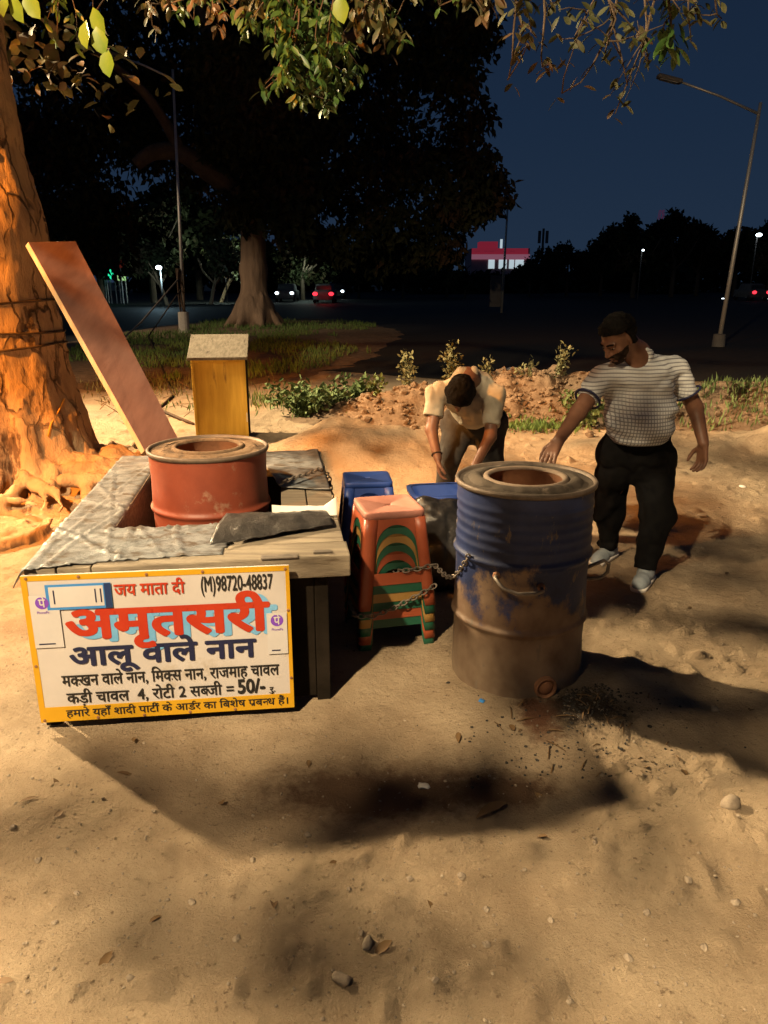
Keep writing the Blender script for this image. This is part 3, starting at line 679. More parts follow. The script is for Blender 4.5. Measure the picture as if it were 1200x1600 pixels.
# wires bound round the trunk and the cord hanging on it
from mathutils.bvhtree import BVHTree
_tm = trunk.data; bvh = BVHTree.FromPolygons([tuple(v.co+TB) for v in _tm.vertices], [tuple(p.vertices) for p in _tm.polygons])
def hug(x, z, off=0.012):
    h = bvh.ray_cast(Vector((x, 3.5, z)), Vector((0,1,0)))
    return (h[0]+Vector((0,-off,0))) if h[0] else None
def band_pts(z, tilt):
    pts = []
    for k in range(64):
        a = 2*math.pi*k/64; d = Vector((math.cos(a), math.sin(a), 0)); zz = z+tilt*math.cos(a)
        h = bvh.ray_cast(Vector((-2.87, 5.97, zz))+d*2.5, -d)
        if h[0]: pts.append(h[0]+d*0.01)
    return pts+[pts[0]]
for (y, tilt, lab) in [(478,0.03,'topmost of three dark wires tied round the pale trunk'),(523,-0.01,'middle one of three dark wires tied round the pale trunk'),(553,0.04,'lowest of three dark wires tied round the pale trunk')]:
    z = P(40, y, 5.45).z
    o = MB().tube(band_pts(z, tilt), 0.008, 6).build('binding_wire', M['rope'], None, True, (-2.87,5.97,z)); tag(o, lab, 'wire', 'wires round the trunk')
pts = [P(78,460,5.42)]
for t in np.linspace(0, 1, 14):
    px, py = 78+(58-78)*t, 460+(690-460)*t; q = P(px, py, 5.4)
    h = hug(q.x, q.z, 0.02)
    if h: pts.append(h)
tag(MB().tube(pts[1:], 0.007, 6).build('yellow_cord', M['yrope'], None, True, tuple(pts[-1])), 'thin yellow cord hanging down the front of the pale trunk', 'cord')

# ------------------------------------------------------------------ the counter
CA = math.atan2(0.16, 1.18)
CF = Matrix.Translation((-1.32, 2.58, 0)) @ Matrix.Rotation(CA, 4, 'Z')
W_, D_ = 1.19, 1.88
counter = thing('stall_counter', 'low wooden stall counter with an open well holding a red drum', 'counter', CF @ Vector((W_/2, D_/2, 0)))
def cbox(name, a, b, m, bw=0.004, parent=counter):
    return bevel(MB(CF).box(a, b).build(name, m, parent), bw)
T0, T1 = 0.600, 0.640
cbox('top_board', (0.0,0.0,T0), (0.11,D_,T1), M['wood_old']); cbox('top_board', (0.116,0.0,T0), (0.235,D_,T1-0.002), M['wood_old'])
cbox('top_board', (0.241,0.16,T0), (W_,0.30,T1), M['wood_old']); cbox('top_board', (0.241,0.306,T0), (W_,0.46,T1-0.003), M['wood_old'])
cbox('front_beam', (0.241,-0.012,0.555), (W_+0.01,0.154,T1+0.002), M['wood_old'], 0.006)
cbox('top_board', (0.94,0.466,T0), (1.06,D_,T1-0.002), M['wood_old']); cbox('top_board', (1.066,0.466,T0), (W_,D_,T1), M['wood_old'])
cbox('top_board', (0.241,1.42,T0), (0.935,1.64,T1), M['wood_old']); cbox('top_board', (0.241,1.646,T0), (0.935,D_,T1-0.003), M['wood_old'])
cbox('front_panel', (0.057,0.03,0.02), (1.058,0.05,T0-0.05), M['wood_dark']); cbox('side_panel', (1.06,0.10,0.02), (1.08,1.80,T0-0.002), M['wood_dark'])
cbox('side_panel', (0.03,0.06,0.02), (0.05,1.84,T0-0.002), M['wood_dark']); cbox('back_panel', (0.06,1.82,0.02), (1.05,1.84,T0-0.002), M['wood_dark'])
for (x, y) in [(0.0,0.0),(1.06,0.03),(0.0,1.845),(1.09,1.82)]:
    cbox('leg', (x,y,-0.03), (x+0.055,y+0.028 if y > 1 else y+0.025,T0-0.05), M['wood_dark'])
# well sides
cbox('well_board', (0.215,0.466,0.30), (0.233,1.41,T0-0.002), M['wood_old']); cbox('well_board', (0.236,0.442,0.30), (0.938,0.458,T0-0.002), M['wood_old'])
cbox('hinge', (0.86,-0.02,T1+0.003), (1.0,0.02,T1+0.008), M['iron'], 0.001); cbox('hinge', (1.06,0.02,T1+0.003), (1.13,0.045,T1+0.009), M['iron'], 0.001)

# old plastic sheet draped over the left and front
CREASE = []
for k in range(17):
    a_ = rnd.uniform(0, math.pi); u_, v_ = (rnd.uniform(0, 0.24), rnd.uniform(0, 1.8)) if k < 10 else (rnd.uniform(0.1, 0.7), rnd.uniform(0, 0.45))
    CREASE.append((math.cos(a_), math.sin(a_), math.cos(a_)*u_+math.sin(a_)*v_, rnd.uniform(0.005, 0.010), rnd.uniform(0.003, 0.008)))
def tarp_z(u, v):
    z = T1+0.004+0.010*np.maximum(0, fbm(u*2.2+7, v*2.2, None, 2, 75))+0.004*np.abs(fbm(u*11, v*11, None, 3, 73))
    for (a, b, c, w, hh) in CREASE:      # folds: a*u + b*v = c
        d = a*u+b*v-c+0.03*fbm(u*4, v*4, None, 2, 79)
        z = z+hh*np.exp(-(d/w)**2)-hh*0.45*np.exp(-((d-2.2*w)/w)**2)
    z = z-np.clip(-u, 0, 1)*1.6-np.clip(-v-0.015, 0, 1)*1.5
    hang = np.where((u > 0.25) & (v > 0.44), (v-0.44)*1.2, 0)+np.where((v > 0.47) & (u > 0.222), (u-0.222)*1.2, 0)
    return z-hang
st = 0.0125; us = np.arange(-0.05, 0.78, st); vv = np.arange(-0.03, 1.90, st)
U, V = np.meshgrid(us, vv, indexing='ij')
edge = 0.012*fbm(U*7, V*7, None, 3, 77)
keep = ((U < 0.245+edge) | ((V < 0.455+edge) & (U < 0.70+edge+0.22*V))) & (V > -0.02+edge+np.where(U > 0.12, 0.02+0.055*np.clip((U-0.12)/0.5, 0, 1), 0)) & (V < 1.87+edge) & (U > -0.04+edge)
ids = np.full(U.shape, -1); ids[keep] = np.arange(keep.sum())
Z = tarp_z(U, V)
tv = [tuple(CF @ Vector((a, b, c))) for a, b, c in zip(U[keep], V[keep], Z[keep])]
q = np.stack([ids[:-1,:-1], ids[1:,:-1], ids[1:,1:], ids[:-1,1:]], 2).reshape(-1, 4); q = q[(q >= 0).all(1)]
tarp = mesh_obj('plastic_sheet', tv, q, M['tarp'], None, True, CF @ Vector((0.2,0.5,T1)))
tag(tarp, 'crumpled pale grey plastic sheet covering the counter left and front edges', 'plastic sheet')
sm = tarp.modifiers.new('thick', 'SOLIDIFY'); sm.thickness = 0.003; sm.offset = 0
# dark sheet folded back over the front right of the well
def flap(name, outline, m, zf, label, n=34):
    (a, b, c, d) = [Vector(o) for o in outline]; vs = []
    for i in range(n+1):
        for j in range(n+1):
            s_, t_ = i/n, j/n
            p = (a*(1-s_)+b*s_)*(1-t_)+(d*(1-s_)+c*s_)*t_
            vs.append(CF @ Vector((p.x, p.y, zf(s_, t_, p))))
    fs = [(i*(n+1)+j, (i+1)*(n+1)+j, (i+1)*(n+1)+j+1, i*(n+1)+j+1) for i in range(n) for j in range(n)]
    o = mesh_obj(name, vs, fs, m, None, True, vs[0]); tag(o, label, 'plastic sheet')
    k = o.modifiers.new('thick', 'SOLIDIFY'); k.thickness = 0.003; k.offset = 0
    return o
f1 = lambda x, y, sd: float(fbm(np.array([x]), np.array([y]), None, 3, sd)[0])
flap('folded_sheet', [(0.66,0.12,0),(1.16,0.33,0),(1.12,0.52,0),(0.74,0.50,0)], M['tarp_dark'],
     lambda s_, t_, p: T1+0.016+0.055*math.sin(math.pi*t_)**0.8*(1-0.55*s_)+0.02*abs(f1(p.x*9, p.y*9, 81))-max(0, p.y-0.48)*0.6, 'black plastic sheet folded back across the counter front right corner')
flap('white_strip', [(0.90,0.515,0),(1.185,0.45,0),(1.185,0.485,0),(0.90,0.530,0)], M['litter'],
     lambda s_, t_, p: T1+0.02+0.035*t_+0.07*max(0, s_-0.8)*t_*3+0.008*f1(p.x*8, p.y*8, 83), 'pale curled strip of plastic along the counter right edge', 20)
flap('grey_sheet', [(0.935,1.0,0),(1.185,0.92,0),(1.17,1.86,0),(0.80,1.86,0)], M['tarp'],
     lambda s_, t_, p: T1+0.008+0.018*abs(f1(p.x*6, p.y*6, 85))+0.03*max(0, 0.12-t_)*(1-s_), 'grey plastic sheet lying on the counter back right behind the red drum', 30)

# ------------------------------------------------------------------ lettering
_tmp = bpy.data.objects.new('lettering', bpy.data.curves.new('lettering', 'FONT')); COL.objects.link(_tmp)
_tmp.data.fill_mode = 'FRONT'
def glyphs(txt, bold=0.0):
    c = _tmp.data; c.body = txt; c.resolution_u = 5
    bpy.context.view_layer.update()
    ev = _tmp.evaluated_get(bpy.context.evaluated_depsgraph_get()); me = ev.to_mesh()
    v = [(p.co.x, p.co.y) for p in me.vertices]; f = [tuple(q.vertices) for q in me.polygons]
    ev.to_mesh_clear(); return v, f
def width(txt):
    v, _ = glyphs('न'+txt+'न'); w, _ = glyphs('नन')
    return (max(p[0] for p in v)-min(p[0] for p in v))-(max(p[0] for p in w)-min(p[0] for p in w))
def clip_right(v, f, x):
    bm = bmesh.new(); bv = [bm.verts.new((p[0], p[1], 0)) for p in v]
    for q in f:
        try: bm.faces.new([bv[i] for i in q])
        except ValueError: pass
    bmesh.ops.bisect_plane(bm, geom=bm.verts[:]+bm.edges[:]+bm.faces[:], plane_co=(x,0,0), plane_no=(1,0,0), clear_outer=True)
    bm.verts.index_update(); bm.verts.ensure_lookup_table()
    ov = [(p.co.x, p.co.y) for p in bm.verts]; of = [tuple(k.index for k in q.verts) for q in bm.faces]
    bm.free(); return ov, of
def compose(segs, bold=0.0):
    """segs: text, ('half', letter, keep), ('reph',), ('ra',) -> one flat mesh; head line near y = 0.6"""
    V, F, x = [], [], 0.0
    def put(v, f, dx):
        n = len(V); V.extend([(p[0]+dx, p[1]) for p in v]); F.extend([tuple(i+n for i in q) for q in f])
    def bar(pts, w):
        n = len(V)
        for i, p in enumerate(pts):
            a = Vector(pts[min(i+1, len(pts)-1)])-Vector(pts[max(i-1, 0)]); a.normalize(); nn = Vector((-a.y, a.x))*w/2
            V.append((p[0]+nn.x, p[1]+nn.y)); V.append((p[0]-nn.x, p[1]-nn.y))
        for i in range(len(pts)-1): F.append((n+2*i, n+2*i+1, n+2*i+3, n+2*i+2))
    for sg in segs:
        if isinstance(sg, str):
            v, f = glyphs(sg, bold); put(v, f, x); x += width(sg)
        elif sg[0] == 'half':
            v, f = glyphs(sg[1], bold); w = width(sg[1])*sg[2]
            v, f = clip_right(v, f, w); put(v, f, x); x += w
        elif sg[0] == 'reph':
            cx = x-sg[1]; bar([(cx-0.10+0.11*math.cos(t), 0.70+0.10*math.sin(t)) for t in np.linspace(math.pi*0.1, math.pi*1.25, 9)], 0.05+bold*2)
        elif sg[0] == 'ra':
            cx = x-sg[1]; bar([(cx, 0.20), (cx-0.09, 0.10), (cx-0.16, 0.02)], 0.055+bold*2)
    return V, F
SIGN_O = Vector((-1.315, 2.535, 0.03)); SIGN_A = math.atan2(0.11, 0.95)
SWD, SHT = 0.965, 0.60
SF = Matrix.Translation(SIGN_O) @ Matrix.Rotation(SIGN_A, 4, 'Z') @ Matrix.Rotation(R(-0.5), 4, 'X') @ Matrix.Shear('XZ', 4, (0, 0))
sign = thing('menu_board', 'hand painted white menu board with yellow border and red Hindi lettering leaning on the counter', 'sign', SIGN_O)
def SP(u, v, y=0.0): return SF @ Vector((u*SWD+0.035*(v-0.5)*0, y, (1-v)*SHT))
def srect(name, u0, u1, v0, v1, y0, y1, m, parent=sign):
    return MB(SF).box((u0*SWD, y0, (1-v1)*SHT), (u1*SWD, y1, (1-v0)*SHT)).build(name, m, parent)
bevel(srect('panel', 0, 1, 0, 1, 0.0, 0.012, M['white']), 0.001)
b = MB(SF)
for (u0, u1, v0, v1) in [(0.0,1.0,0.0,0.034),(0.0,0.022,0.034,0.895),(0.985,1.0,0.034,0.895),(0.0,1.0,0.895,1.0)]:
    b.box((u0*SWD, -0.0015, (1-v1)*SHT), (u1*SWD, 0.0005, (1-v0)*SHT))
b.build('yellow_border', M['yellow'], sign)
def line(name, segs, u0, u1, vh, vb, m, y=-0.0035, bold=0.0, dx=0.0, dz=0.0, parent=sign, slope=0.0, italic=0.0):
    Vt, Ft = compose(segs, bold*0.4)
    a = np.array(Vt); x0, x1 = a[:,0].min()-bold, a[:,0].max()+bold
    sx = (u1-u0)*SWD/(x1-x0); sz = (vb-vh)*SHT/0.60
    vs = []; fs = []; nb = 0 if bold <= 0 else (6 if bold < 0.02 else 12)     # brush width: the stroke laid again around itself
    for i, (ox, oz) in enumerate([(0, 0)]+[(bold*math.cos(2*math.pi*k/nb), bold*math.sin(2*math.pi*k/nb)) for k in range(nb)]):
        n0 = len(vs)
        vs += [SF @ Vector((u0*SWD+(p[0]+ox-x0)*sx+dx, y-0.00004*i, (1-vb)*SHT+(p[1]+oz)*sz+dz)) for p in Vt]; fs += [tuple(q+n0 for q in f) for f in Ft]
    return mesh_obj(name, vs, fs, m, parent)
line('red_heading', ['जय माता दी'], 0.335, 0.60, 0.082, 0.150, M['red'], bold=0.020)
line('phone_number', ['(M)98720-48837'], 0.66, 0.935, 0.062, 0.148, M['black'], bold=0.016)
BIG = ['अमृतसरी']
line('big_word_shadow', BIG, 0.15, 0.935, 0.250, 0.425, M['blue'], -0.0022, 0.034, 0.014, -0.014)
line('big_word', BIG, 0.14, 0.92, 0.250, 0.425, M['red'], -0.0036, 0.036)
line('navy_line', ['आलू वाले नान'], 0.14, 0.86, 0.495, 0.61, M['navy'], bold=0.032)
line('menu_line', ['म', ('half','क',0.82), 'खन वाले नान, िम', ('half','क',0.82), 'स नान, राजमाह चावल'], 0.10, 0.945, 0.680, 0.750, M['black'], bold=0.016)
line('menu_line', ['कड़ी चावल  4, रोटी 2 स', ('half','ब',0.74), 'जी = '], 0.11, 0.76, 0.805, 0.872, M['black'], bold=0.016)
line('price', ['50/-'], 0.775, 0.885, 0.785, 0.870, M['black'], bold=0.03)
line('menu_line', ['रु.'], 0.90, 0.925, 0.840, 0.872, M['black'], bold=0.014)
line('order_line', ['हमारे यहाँ शादी पाटी', ('reph',0.02), ' के आड', ('reph',-0.02), 'र का िबशेष प', ('ra',0.16), 'ब', ('half','न',0.72), 'ध हैं।'], 0.10, 0.975, 0.923, 0.968, M['black'], bold=0.014)
def disc(name, u, v, rr_, m, y, parent, n=28):
    c = SP(u, v, y); vs = [SF.to_3x3() @ Vector((rr_*math.cos(2*math.pi*k/n), 0, rr_*math.sin(2*math.pi*k/n)))+c for k in range(n)]
    return mesh_obj(name, vs, [tuple(range(n))[::-1]], m, parent)
# payment stickers (their codes are left off)
k1 = srect('payment_sticker', 0.085, 0.325, 0.060, 0.225, -0.006, -0.0045, M['frameblue'], sign); k1['label'] = 'blue framed payment sticker at the board top left'
srect('navy_edge', 0.300, 0.324, 0.062, 0.223, -0.0068, -0.0061, M['framenavy'], k1); srect('white_face', 0.097, 0.296, 0.075, 0.208, -0.0068, -0.0061, M['paper'], k1)
for u in (0.112, 0.264, 0.284): srect('small_print', u, u+0.005, 0.095, 0.185, -0.0078, -0.0069, M['navy'], k1)
for (u0, u1, v0, v1, uc, vc, lb) in [(0.022,0.128,0.128,0.475,0.068,0.175,'white payment sticker with purple emblem on the board left edge'),(0.905,0.984,0.315,0.60,0.945,0.365,'white payment sticker with purple emblem on the board right edge')]:
    k = srect('payment_sticker', u0, u1, v0, v1, -0.0058, -0.0046, M['paper'], sign); k['label'] = lb
    e = disc('purple_emblem', uc, vc, 0.024, M['purple'], -0.0066, k)
    line('emblem_letter', ['पे'], uc-0.013, uc+0.013, vc-0.022, vc+0.026, M['paper'], -0.0074, 0.02, parent=e)
    line('sticker_name', ['PhonePe'], uc-0.022, uc+0.022, vc+0.055, vc+0.070, M['purple'], -0.0070, parent=k)
    srect('small_print', u0+0.015, u1-0.03, v1-0.03, v1-0.022, -0.0068, -0.0059, M['navy'], k)
for (u, v) in [(0.02,0.015),(0.21,0.015),(0.46,0.018),(0.67,0.016),(0.985,0.02),(0.99,0.30),(0.992,0.78),(0.012,0.60),(0.015,0.985),(0.22,0.985),(0.40,0.988),(0.58,0.985),(0.76,0.986)]:
    MB(SF).lathe([(0.0055,0.0),(0.0055,0.003),(0.001,0.004)], 10, Matrix.Translation((u*SWD,-0.0016,(1-v)*SHT)) @ Matrix.Rotation(R(90), 4, 'X')).build('nail', M['rust'], sign)
bpy.data.objects.remove(_tmp)

# ------------------------------------------------------------------ drum ovens
def drum(name, label, c, m_body, m_top, hoops, ribs, hole, rad=0.279, H=0.88, rot=0.0):
    root = thing(name, label, 'drum oven', c)
    F0 = Matrix.Translation(c) @ Matrix.Rotation(rot, 4, 'Z')
    prof = []
    for z in np.linspace(0.0, H-0.012, 150):
        r = rad
        for hz in hoops: r += 0.011*math.exp(-((z-hz)/0.013)**2)
        for rz in ribs: r += 0.0035*math.exp(-((z-rz)/0.011)**2)
        r += 0.0015*math.sin(z*23)
        prof.append((r, z))
    o = MB(F0).lathe(prof, 96).build('drum_shell', m_body, root, True)
    # slight dents
    me = o.data; co = np.array([v.co[:] for v in me.vertices]); a = np.arctan2(co[:,1], co[:,0])
    dn = 0.010*fbm(np.cos(a)*1.6+5*len(name), np.sin(a)*1.6, co[:,2]*2.2, 3, 91); dirn = np.stack([np.cos(a), np.sin(a), 0*a], 1)
    co = co+dirn*dn[:,None]; me.vertices.foreach_set('co', co.ravel()); me.update()
    MB(F0).lathe([(rad-0.004,H-0.02),(rad+0.009,H-0.016),(rad+0.011,H-0.004),(rad+0.006,H+0.004),(rad-0.004,H+0.003),(rad-0.008,H-0.01)], 96).build('rolled_rim', M['rim'], root, True)
    col = MB(F0).lathe([(rad-0.006,H-0.008),(rad-0.03,H-0.006),(hole+0.07,H-0.004),(hole+0.055,H+0.003)], 96).build('top_plate', m_top, root, True)
    lip = []
    for i in range(10):
        w = math.pi*i/9; lip.append((hole+0.010+0.014*math.cos(w), H-0.002+0.013*math.sin(w)))
    MB(F0).lathe(lip, 96).build('clay_lip', M['clay'] if m_top is M['clay'] else M['clay_pink'], root, True)
    V_, F_ = [], []; nseg = 128; flat = 0.35 if m_top is M['clay'] else 1.0
    for i in range(14):
        t = i/13
        for k in range(nseg):
            a = 2*math.pi*k/nseg; wob = float(fbm(np.array([math.cos(a)*2.2+9]), np.array([math.sin(a)*2.2]), None, 3, 95)[0])
            r = hole+0.022+(0.052+0.03*wob)*t
            V_.append(F0 @ Vector((r*math.cos(a), r*math.sin(a), H-0.004+flat*(0.016+0.012*wob)*math.sin(math.pi*min(1, t*1.02))**0.6)))
    for i in range(13):
        for k in range(nseg): F_.append((i*nseg+k, i*nseg+(k+1)%nseg, (i+1)*nseg+(k+1)%nseg, (i+1)*nseg+k))
    mesh_obj('mud_ring', V_, F_, m_top, root, True)
    MB(F0).lathe([(hole-0.004,H),(hole+0.02,H-0.05),(hole+0.07,H-0.2),(hole+0.09,H-0.40),(hole+0.07,0.16),(0.001,0.14)], 64).build('clay_lining', M['clay_red'], root, True)
    return root, F0
BC = Vector((0.585, 3.02, -0.005))
blue, BF = drum('drum_oven', 'tall blue steel drum oven rusting towards its base', BC, M['blue_steel'], M['clay_dark'], [0.585, 0.30], [0.64,0.68,0.72,0.76,0.80], 0.152)
def on_drum(F0, ang, z, r): return F0 @ Vector((r*math.sin(ang), -r*math.cos(ang), z))
pts = [on_drum(BF, R(a), z, r) for a, z, r in [(-30,0.545,0.275),(-29,0.545,0.310),(-26,0.535,0.322),(-22,0.515,0.330),(-12,0.50,0.335),(0,0.505,0.335),(5,0.51,0.322),(6,0.51,0.275)]]
hd = MB().tube(pts, 0.008, 10).build('handle', M['iron'], blue, True)
for a, z in ((-30,0.545),(6,0.51)):
    MB().sphere(on_drum(BF, R(a), z, 0.283), 0.016, 10, 6).build('weld', M['rust'], hd, True)
pts = [on_drum(BF, R(a), z, r) for a, z, r in [(86,0.49,0.275),(88,0.52,0.35),(90,0.50,0.375),(91,0.46,0.375),(92,0.43,0.35),(93,0.425,0.275)]]
MB().tube(pts, 0.008, 10).build('handle', M['iron'], blue, True)
vp = on_drum(BF, R(15), 0.07, 0.257); vd = (on_drum(BF, R(14), 0.07, 0.4)-vp).normalized()
vm = Matrix.Translation(vp) @ vd.to_track_quat('Z', 'Y').to_matrix().to_4x4()
MB(vm).lathe([(0.046,0.0),(0.047,0.045),(0.042,0.05),(0.036,0.046),(0.034,0.0)], 28).build('air_pipe', M['rust'], blue, True)
MB(vm).sphere((0,0,0.03), 0.036, 16, 8, (1,1,0.5)).build('clay_plug', M['clay_red'], blue, True)
RC = CF @ Vector((0.60, 0.93, 0.0)); RC.z = 0.0
red, RF = drum('drum_oven', 'shorter looking red drum oven set in the counter well', RC, M['red_steel'], M['clay'], [0.61, 0.30], [], 0.150, H=0.885, rot=0.7)

# ------------------------------------------------------------------ plywood board on the trunk
pl = [P(226,704,3.95), P(281,690,4.22), P(118,377,5.02), P(44,378,4.62)]
for i in (0, 1): pl[i].z = max(pl[i].z, 0.66)
nrm = (pl[1]-pl[0]).cross(pl[3]-pl[0]).normalized(); th = nrm*0.034
if th.y < 0: th = -th
vs = [*pl, *[p+th for p in pl]]
o = mesh_obj('plywood_board', vs, [(0,1,2,3),(7,6,5,4),(1,0,4,5),(2,1,5,6),(3,2,6,7),(0,3,7,4)], [M['ply'], M['ply_edge']], None, False, pl[0])
for i in (2, 3, 4, 5): o.data.polygons[i].material_index = 1
bevel(o, 0.0015, 1); tag(o, 'tall reddish plywood board leaning from the counter onto the trunk', 'board')

# ------------------------------------------------------------------ cabinet
cq = Vector((-2.02, 8.0, 0.0)); KF = Matrix.Translation(cq) @ Matrix.Rotation(R(7), 4, 'Z')
cab = thing('cabinet', 'yellow painted wooden cabinet with a sloping weathered top behind the counter', 'cabinet', cq)
cw, cdp, ch1, ch2 = 0.56, 0.42, 0.865, 1.06
def prism(name, prof, x0, x1, m, parent=cab, F0=KF, bw=0.003):
    n = len(prof); vs = [(x0, y, z) for y, z in prof]+[(x1, y, z) for y, z in prof]
    fs = [tuple(range(n)), tuple(range(2*n-1, n-1, -1))]+[(i+n, (i+1)%n+n, (i+1)%n, i) for i in range(n)]
    return bevel(MB(F0).add(vs, fs).build(name, m, parent), bw)
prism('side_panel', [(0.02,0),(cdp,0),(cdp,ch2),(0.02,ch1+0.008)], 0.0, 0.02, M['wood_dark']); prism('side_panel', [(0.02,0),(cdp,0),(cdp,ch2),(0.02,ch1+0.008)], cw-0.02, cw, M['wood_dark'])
bevel(MB(KF).box((0.022,0.024,0.03),(cw-0.022,0.042,ch1)).build('front_panel', M['yellow_wood'], cab), 0.002)
f = MB(KF); 
for a, b in [((0,-0.002,0),(0.03,0.020,ch1+0.01)),((cw-0.03,-0.002,0),(cw,0.020,ch1+0.01)),((0.031,-0.001,ch1-0.03),(cw-0.031,0.021,ch1+0.008)),((0.031,-0.001,0),(cw-0.031,0.021,0.035))]: f.box(a, b)
bevel(f.build('frame', M['yellow_wood'], cab), 0.003)
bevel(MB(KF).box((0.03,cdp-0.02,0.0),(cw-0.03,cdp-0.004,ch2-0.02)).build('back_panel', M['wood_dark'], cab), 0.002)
prism('top_board', [(-0.045,ch1-0.005),(cdp+0.03,ch2+0.005),(cdp+0.03,ch2+0.035),(-0.045,ch1+0.025)], -0.03, cw+0.03, M['wood_grey'])
MB(KF).box((cw-0.012,-0.006,0.20),(cw-0.006,-0.0025,0.30)).build('latch', M['litter'], cab)

# ------------------------------------------------------------------ stools
def stool_parts(h=0.45, wt=0.137, wb=0.184):
    def half(z): return wb+(wt-wb)*z/h
    def side(k, s_, z):     # s_: metres from the middle of side k
        w = half(z); a = k*math.pi/2; x, y = s_, -w
        return (x*math.cos(a)-y*math.sin(a), x*math.sin(a)+y*math.cos(a), z)
    out = []
    # seat with a dished rim
    S_ = MB(); n = 8; vs = []; prof = [(wt+0.0035,h-0.036),(wt+0.003,h-0.006),(wt+0.001,h-0.002),(wt-0.004,h),(wt-0.018,h-0.0005),(wt-0.022,h-0.003),(0.02,h-0.004),(0.012,h-0.012)]
    ringn = 64
    for r, z in prof:
        for k in range(ringn):
            a = 2*math.pi*k/ringn; cx, sy = math.cos(a), math.sin(a); q = (abs(cx)**14+abs(sy)**14)**(-1/14)
            vs.append((r*cx*q, r*sy*q, z))
    fs = [(i*ringn+k, i*ringn+(k+1)%ringn, (i+1)*ringn+(k+1)%ringn, (i+1)*ringn+k) for i in range(len(prof)-1) for k in range(ringn)]
    out.append(('seat', vs, fs))
    lw = 0.058; zb = [0.0, 0.04, 0.08, 0.12, 0.17, 0.23, 0.29, 0.35, h-0.03]
    for k in range(4):
        vs = []; fs = []
        for z in zb:
            w = half(z)
            p0 = side(k, w-lw*(1.0 if z > 0.02 else 0.92), z); p1 = side(k, w-0.012, z); p2 = side(k+1, -(w-0.012), z); p3 = side(k+1, -(w-lw*(1.0 if z > 0.02 else 0.92)), z)
            pm = tuple((a+b)/2*1.008 for a, b in zip(p1[:2], p2[:2]))+(z,)
            vs += [p0, p1, pm, p2, p3]
        for i in range(len(zb)-1):
            for j in range(4): fs.append((i*5+j, i*5+j+1, (i+1)*5+j+1, (i+1)*5+j))
        out.append(('leg', vs, fs))
    for k in range(4):
        vs = []; fs = []
        # arch band
        zs = 0.285; rz = 0.105; n = 18
        for i in range(n+1):
            t = i/n; a = math.pi*(1-t); w0 = half(0.30)-lw
            s_ = w0*math.cos(a); z = zs+rz*math.sin(a)
            w1 = half(h-0.03)-lw*0.9
            vs += [side(k, s_, z), side(k, w1*math.cos(a)*1.0+0.0 if 0 < i < n else math.copysign(w1, math.cos(a)), h-0.03)]
        for i in range(n): fs.append((2*i, 2*i+2, 2*i+3, 2*i+1))
        out.append(('arch_panel', vs, fs)); vs = []; fs = []; m0 = 0
        for j, z in enumerate((0.115, 0.17)):
            for s_ in (-1, 1): vs.append(side(k, s_*(half(z)-lw), z))
        fs.append((m0, m0+1, m0+3, m0+2))
        out.append(('cross_bar', vs, fs))
    return out
_st = stool_parts(); _st_mesh = {}
def stool(loc, rot, mats, label, group):
    root = thing('plastic_stool', label, 'stool', loc, group); root.rotation_euler = (0, 0, rot)
    for i, (nm, vs, fs) in enumerate(_st):
        m = mats[1] if nm == 'seat' else mats[0]
        key = (i, m.name)
        if key not in _st_mesh:
            me = bpy.data.meshes.new(nm); me.from_pydata(vs, [], fs); me.update(); me.materials.append(m)
            me.polygons.foreach_set('use_smooth', [nm in ('seat', 'leg')]*len(me.polygons)); _st_mesh[key] = me
        o = bpy.data.objects.new(nm, _st_mesh[key]); COL.objects.link(o); o.parent = root
        k = o.modifiers.new('thick', 'SOLIDIFY'); k.thickness = 0.0032; k.offset = -1
    return root
SX, SY, SR = 0.02, 3.36, R(14)
cols = [(M['green_pl'],'bottom green stool standing on the ground in the stack beside the blue drum'),(M['orange_pl'],'orange stool second from the bottom of the stack beside the blue drum'),(M['green_pl'],'green stool third from the bottom of the stack beside the blue drum'),(M['yellow_pl'],'yellow stool nested in the middle of the stack beside the blue drum'),(M['green_pl'],'green stool directly under the topmost orange stool of the stack'),(M['orange_pl'],'topmost orange stool with a faded pinkish seat beside the blue drum')]
for i, (m, lb) in enumerate(cols):
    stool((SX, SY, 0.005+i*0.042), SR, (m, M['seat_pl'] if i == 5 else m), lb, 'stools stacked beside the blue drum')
BX, BY = -0.10, 4.35
for i, lb in enumerate(['bottom blue stool of the short stack behind the orange stools','middle blue stool of the short stack behind the orange stools','topmost bright blue stool behind the orange stools']):
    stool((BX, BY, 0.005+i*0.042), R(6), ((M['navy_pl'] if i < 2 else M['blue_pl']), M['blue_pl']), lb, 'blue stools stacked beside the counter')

# chain round the stools to the drum
def chain(name, label, pts, pitch=0.026):
    pts = [Vector(p) for p in pts]; L = [0]
    for a, b in zip(pts, pts[1:]): L.append(L[-1]+(b-a).length)
    mb = MB(); n = int(L[-1]/pitch)
    def at(s_):
        for i in range(len(pts)-1):
            if s_ <= L[i+1]: return pts[i].lerp(pts[i+1], (s_-L[i])/max(1e-6, L[i+1]-L[i]))
        return pts[-1]
    for k in range(n):
        p = at((k+0.5)*pitch); d = (at((k+1)*pitch)-at(k*pitch)).normalized()
        q = d.to_track_quat('X', 'Z').to_matrix().to_4x4() @ Matrix.Rotation(R(45+90*(k % 2)), 4, 'X')
        mb.torus(0.0105, 0.0034, Matrix.Translation(p) @ q, 12, 6, 1.6)
    o = mb.build(name, M['iron'], None, True, pts[0]); return tag(o, label, 'chain')
SQ = Matrix.Translation((SX, SY, 0)) @ Matrix.Rotation(SR, 4, 'Z')
d0 = on_drum(BF, R(-56), 0.60, 0.292); d1 = SQ @ Vector((0.178,-0.165,0.405)); cp = [d0]
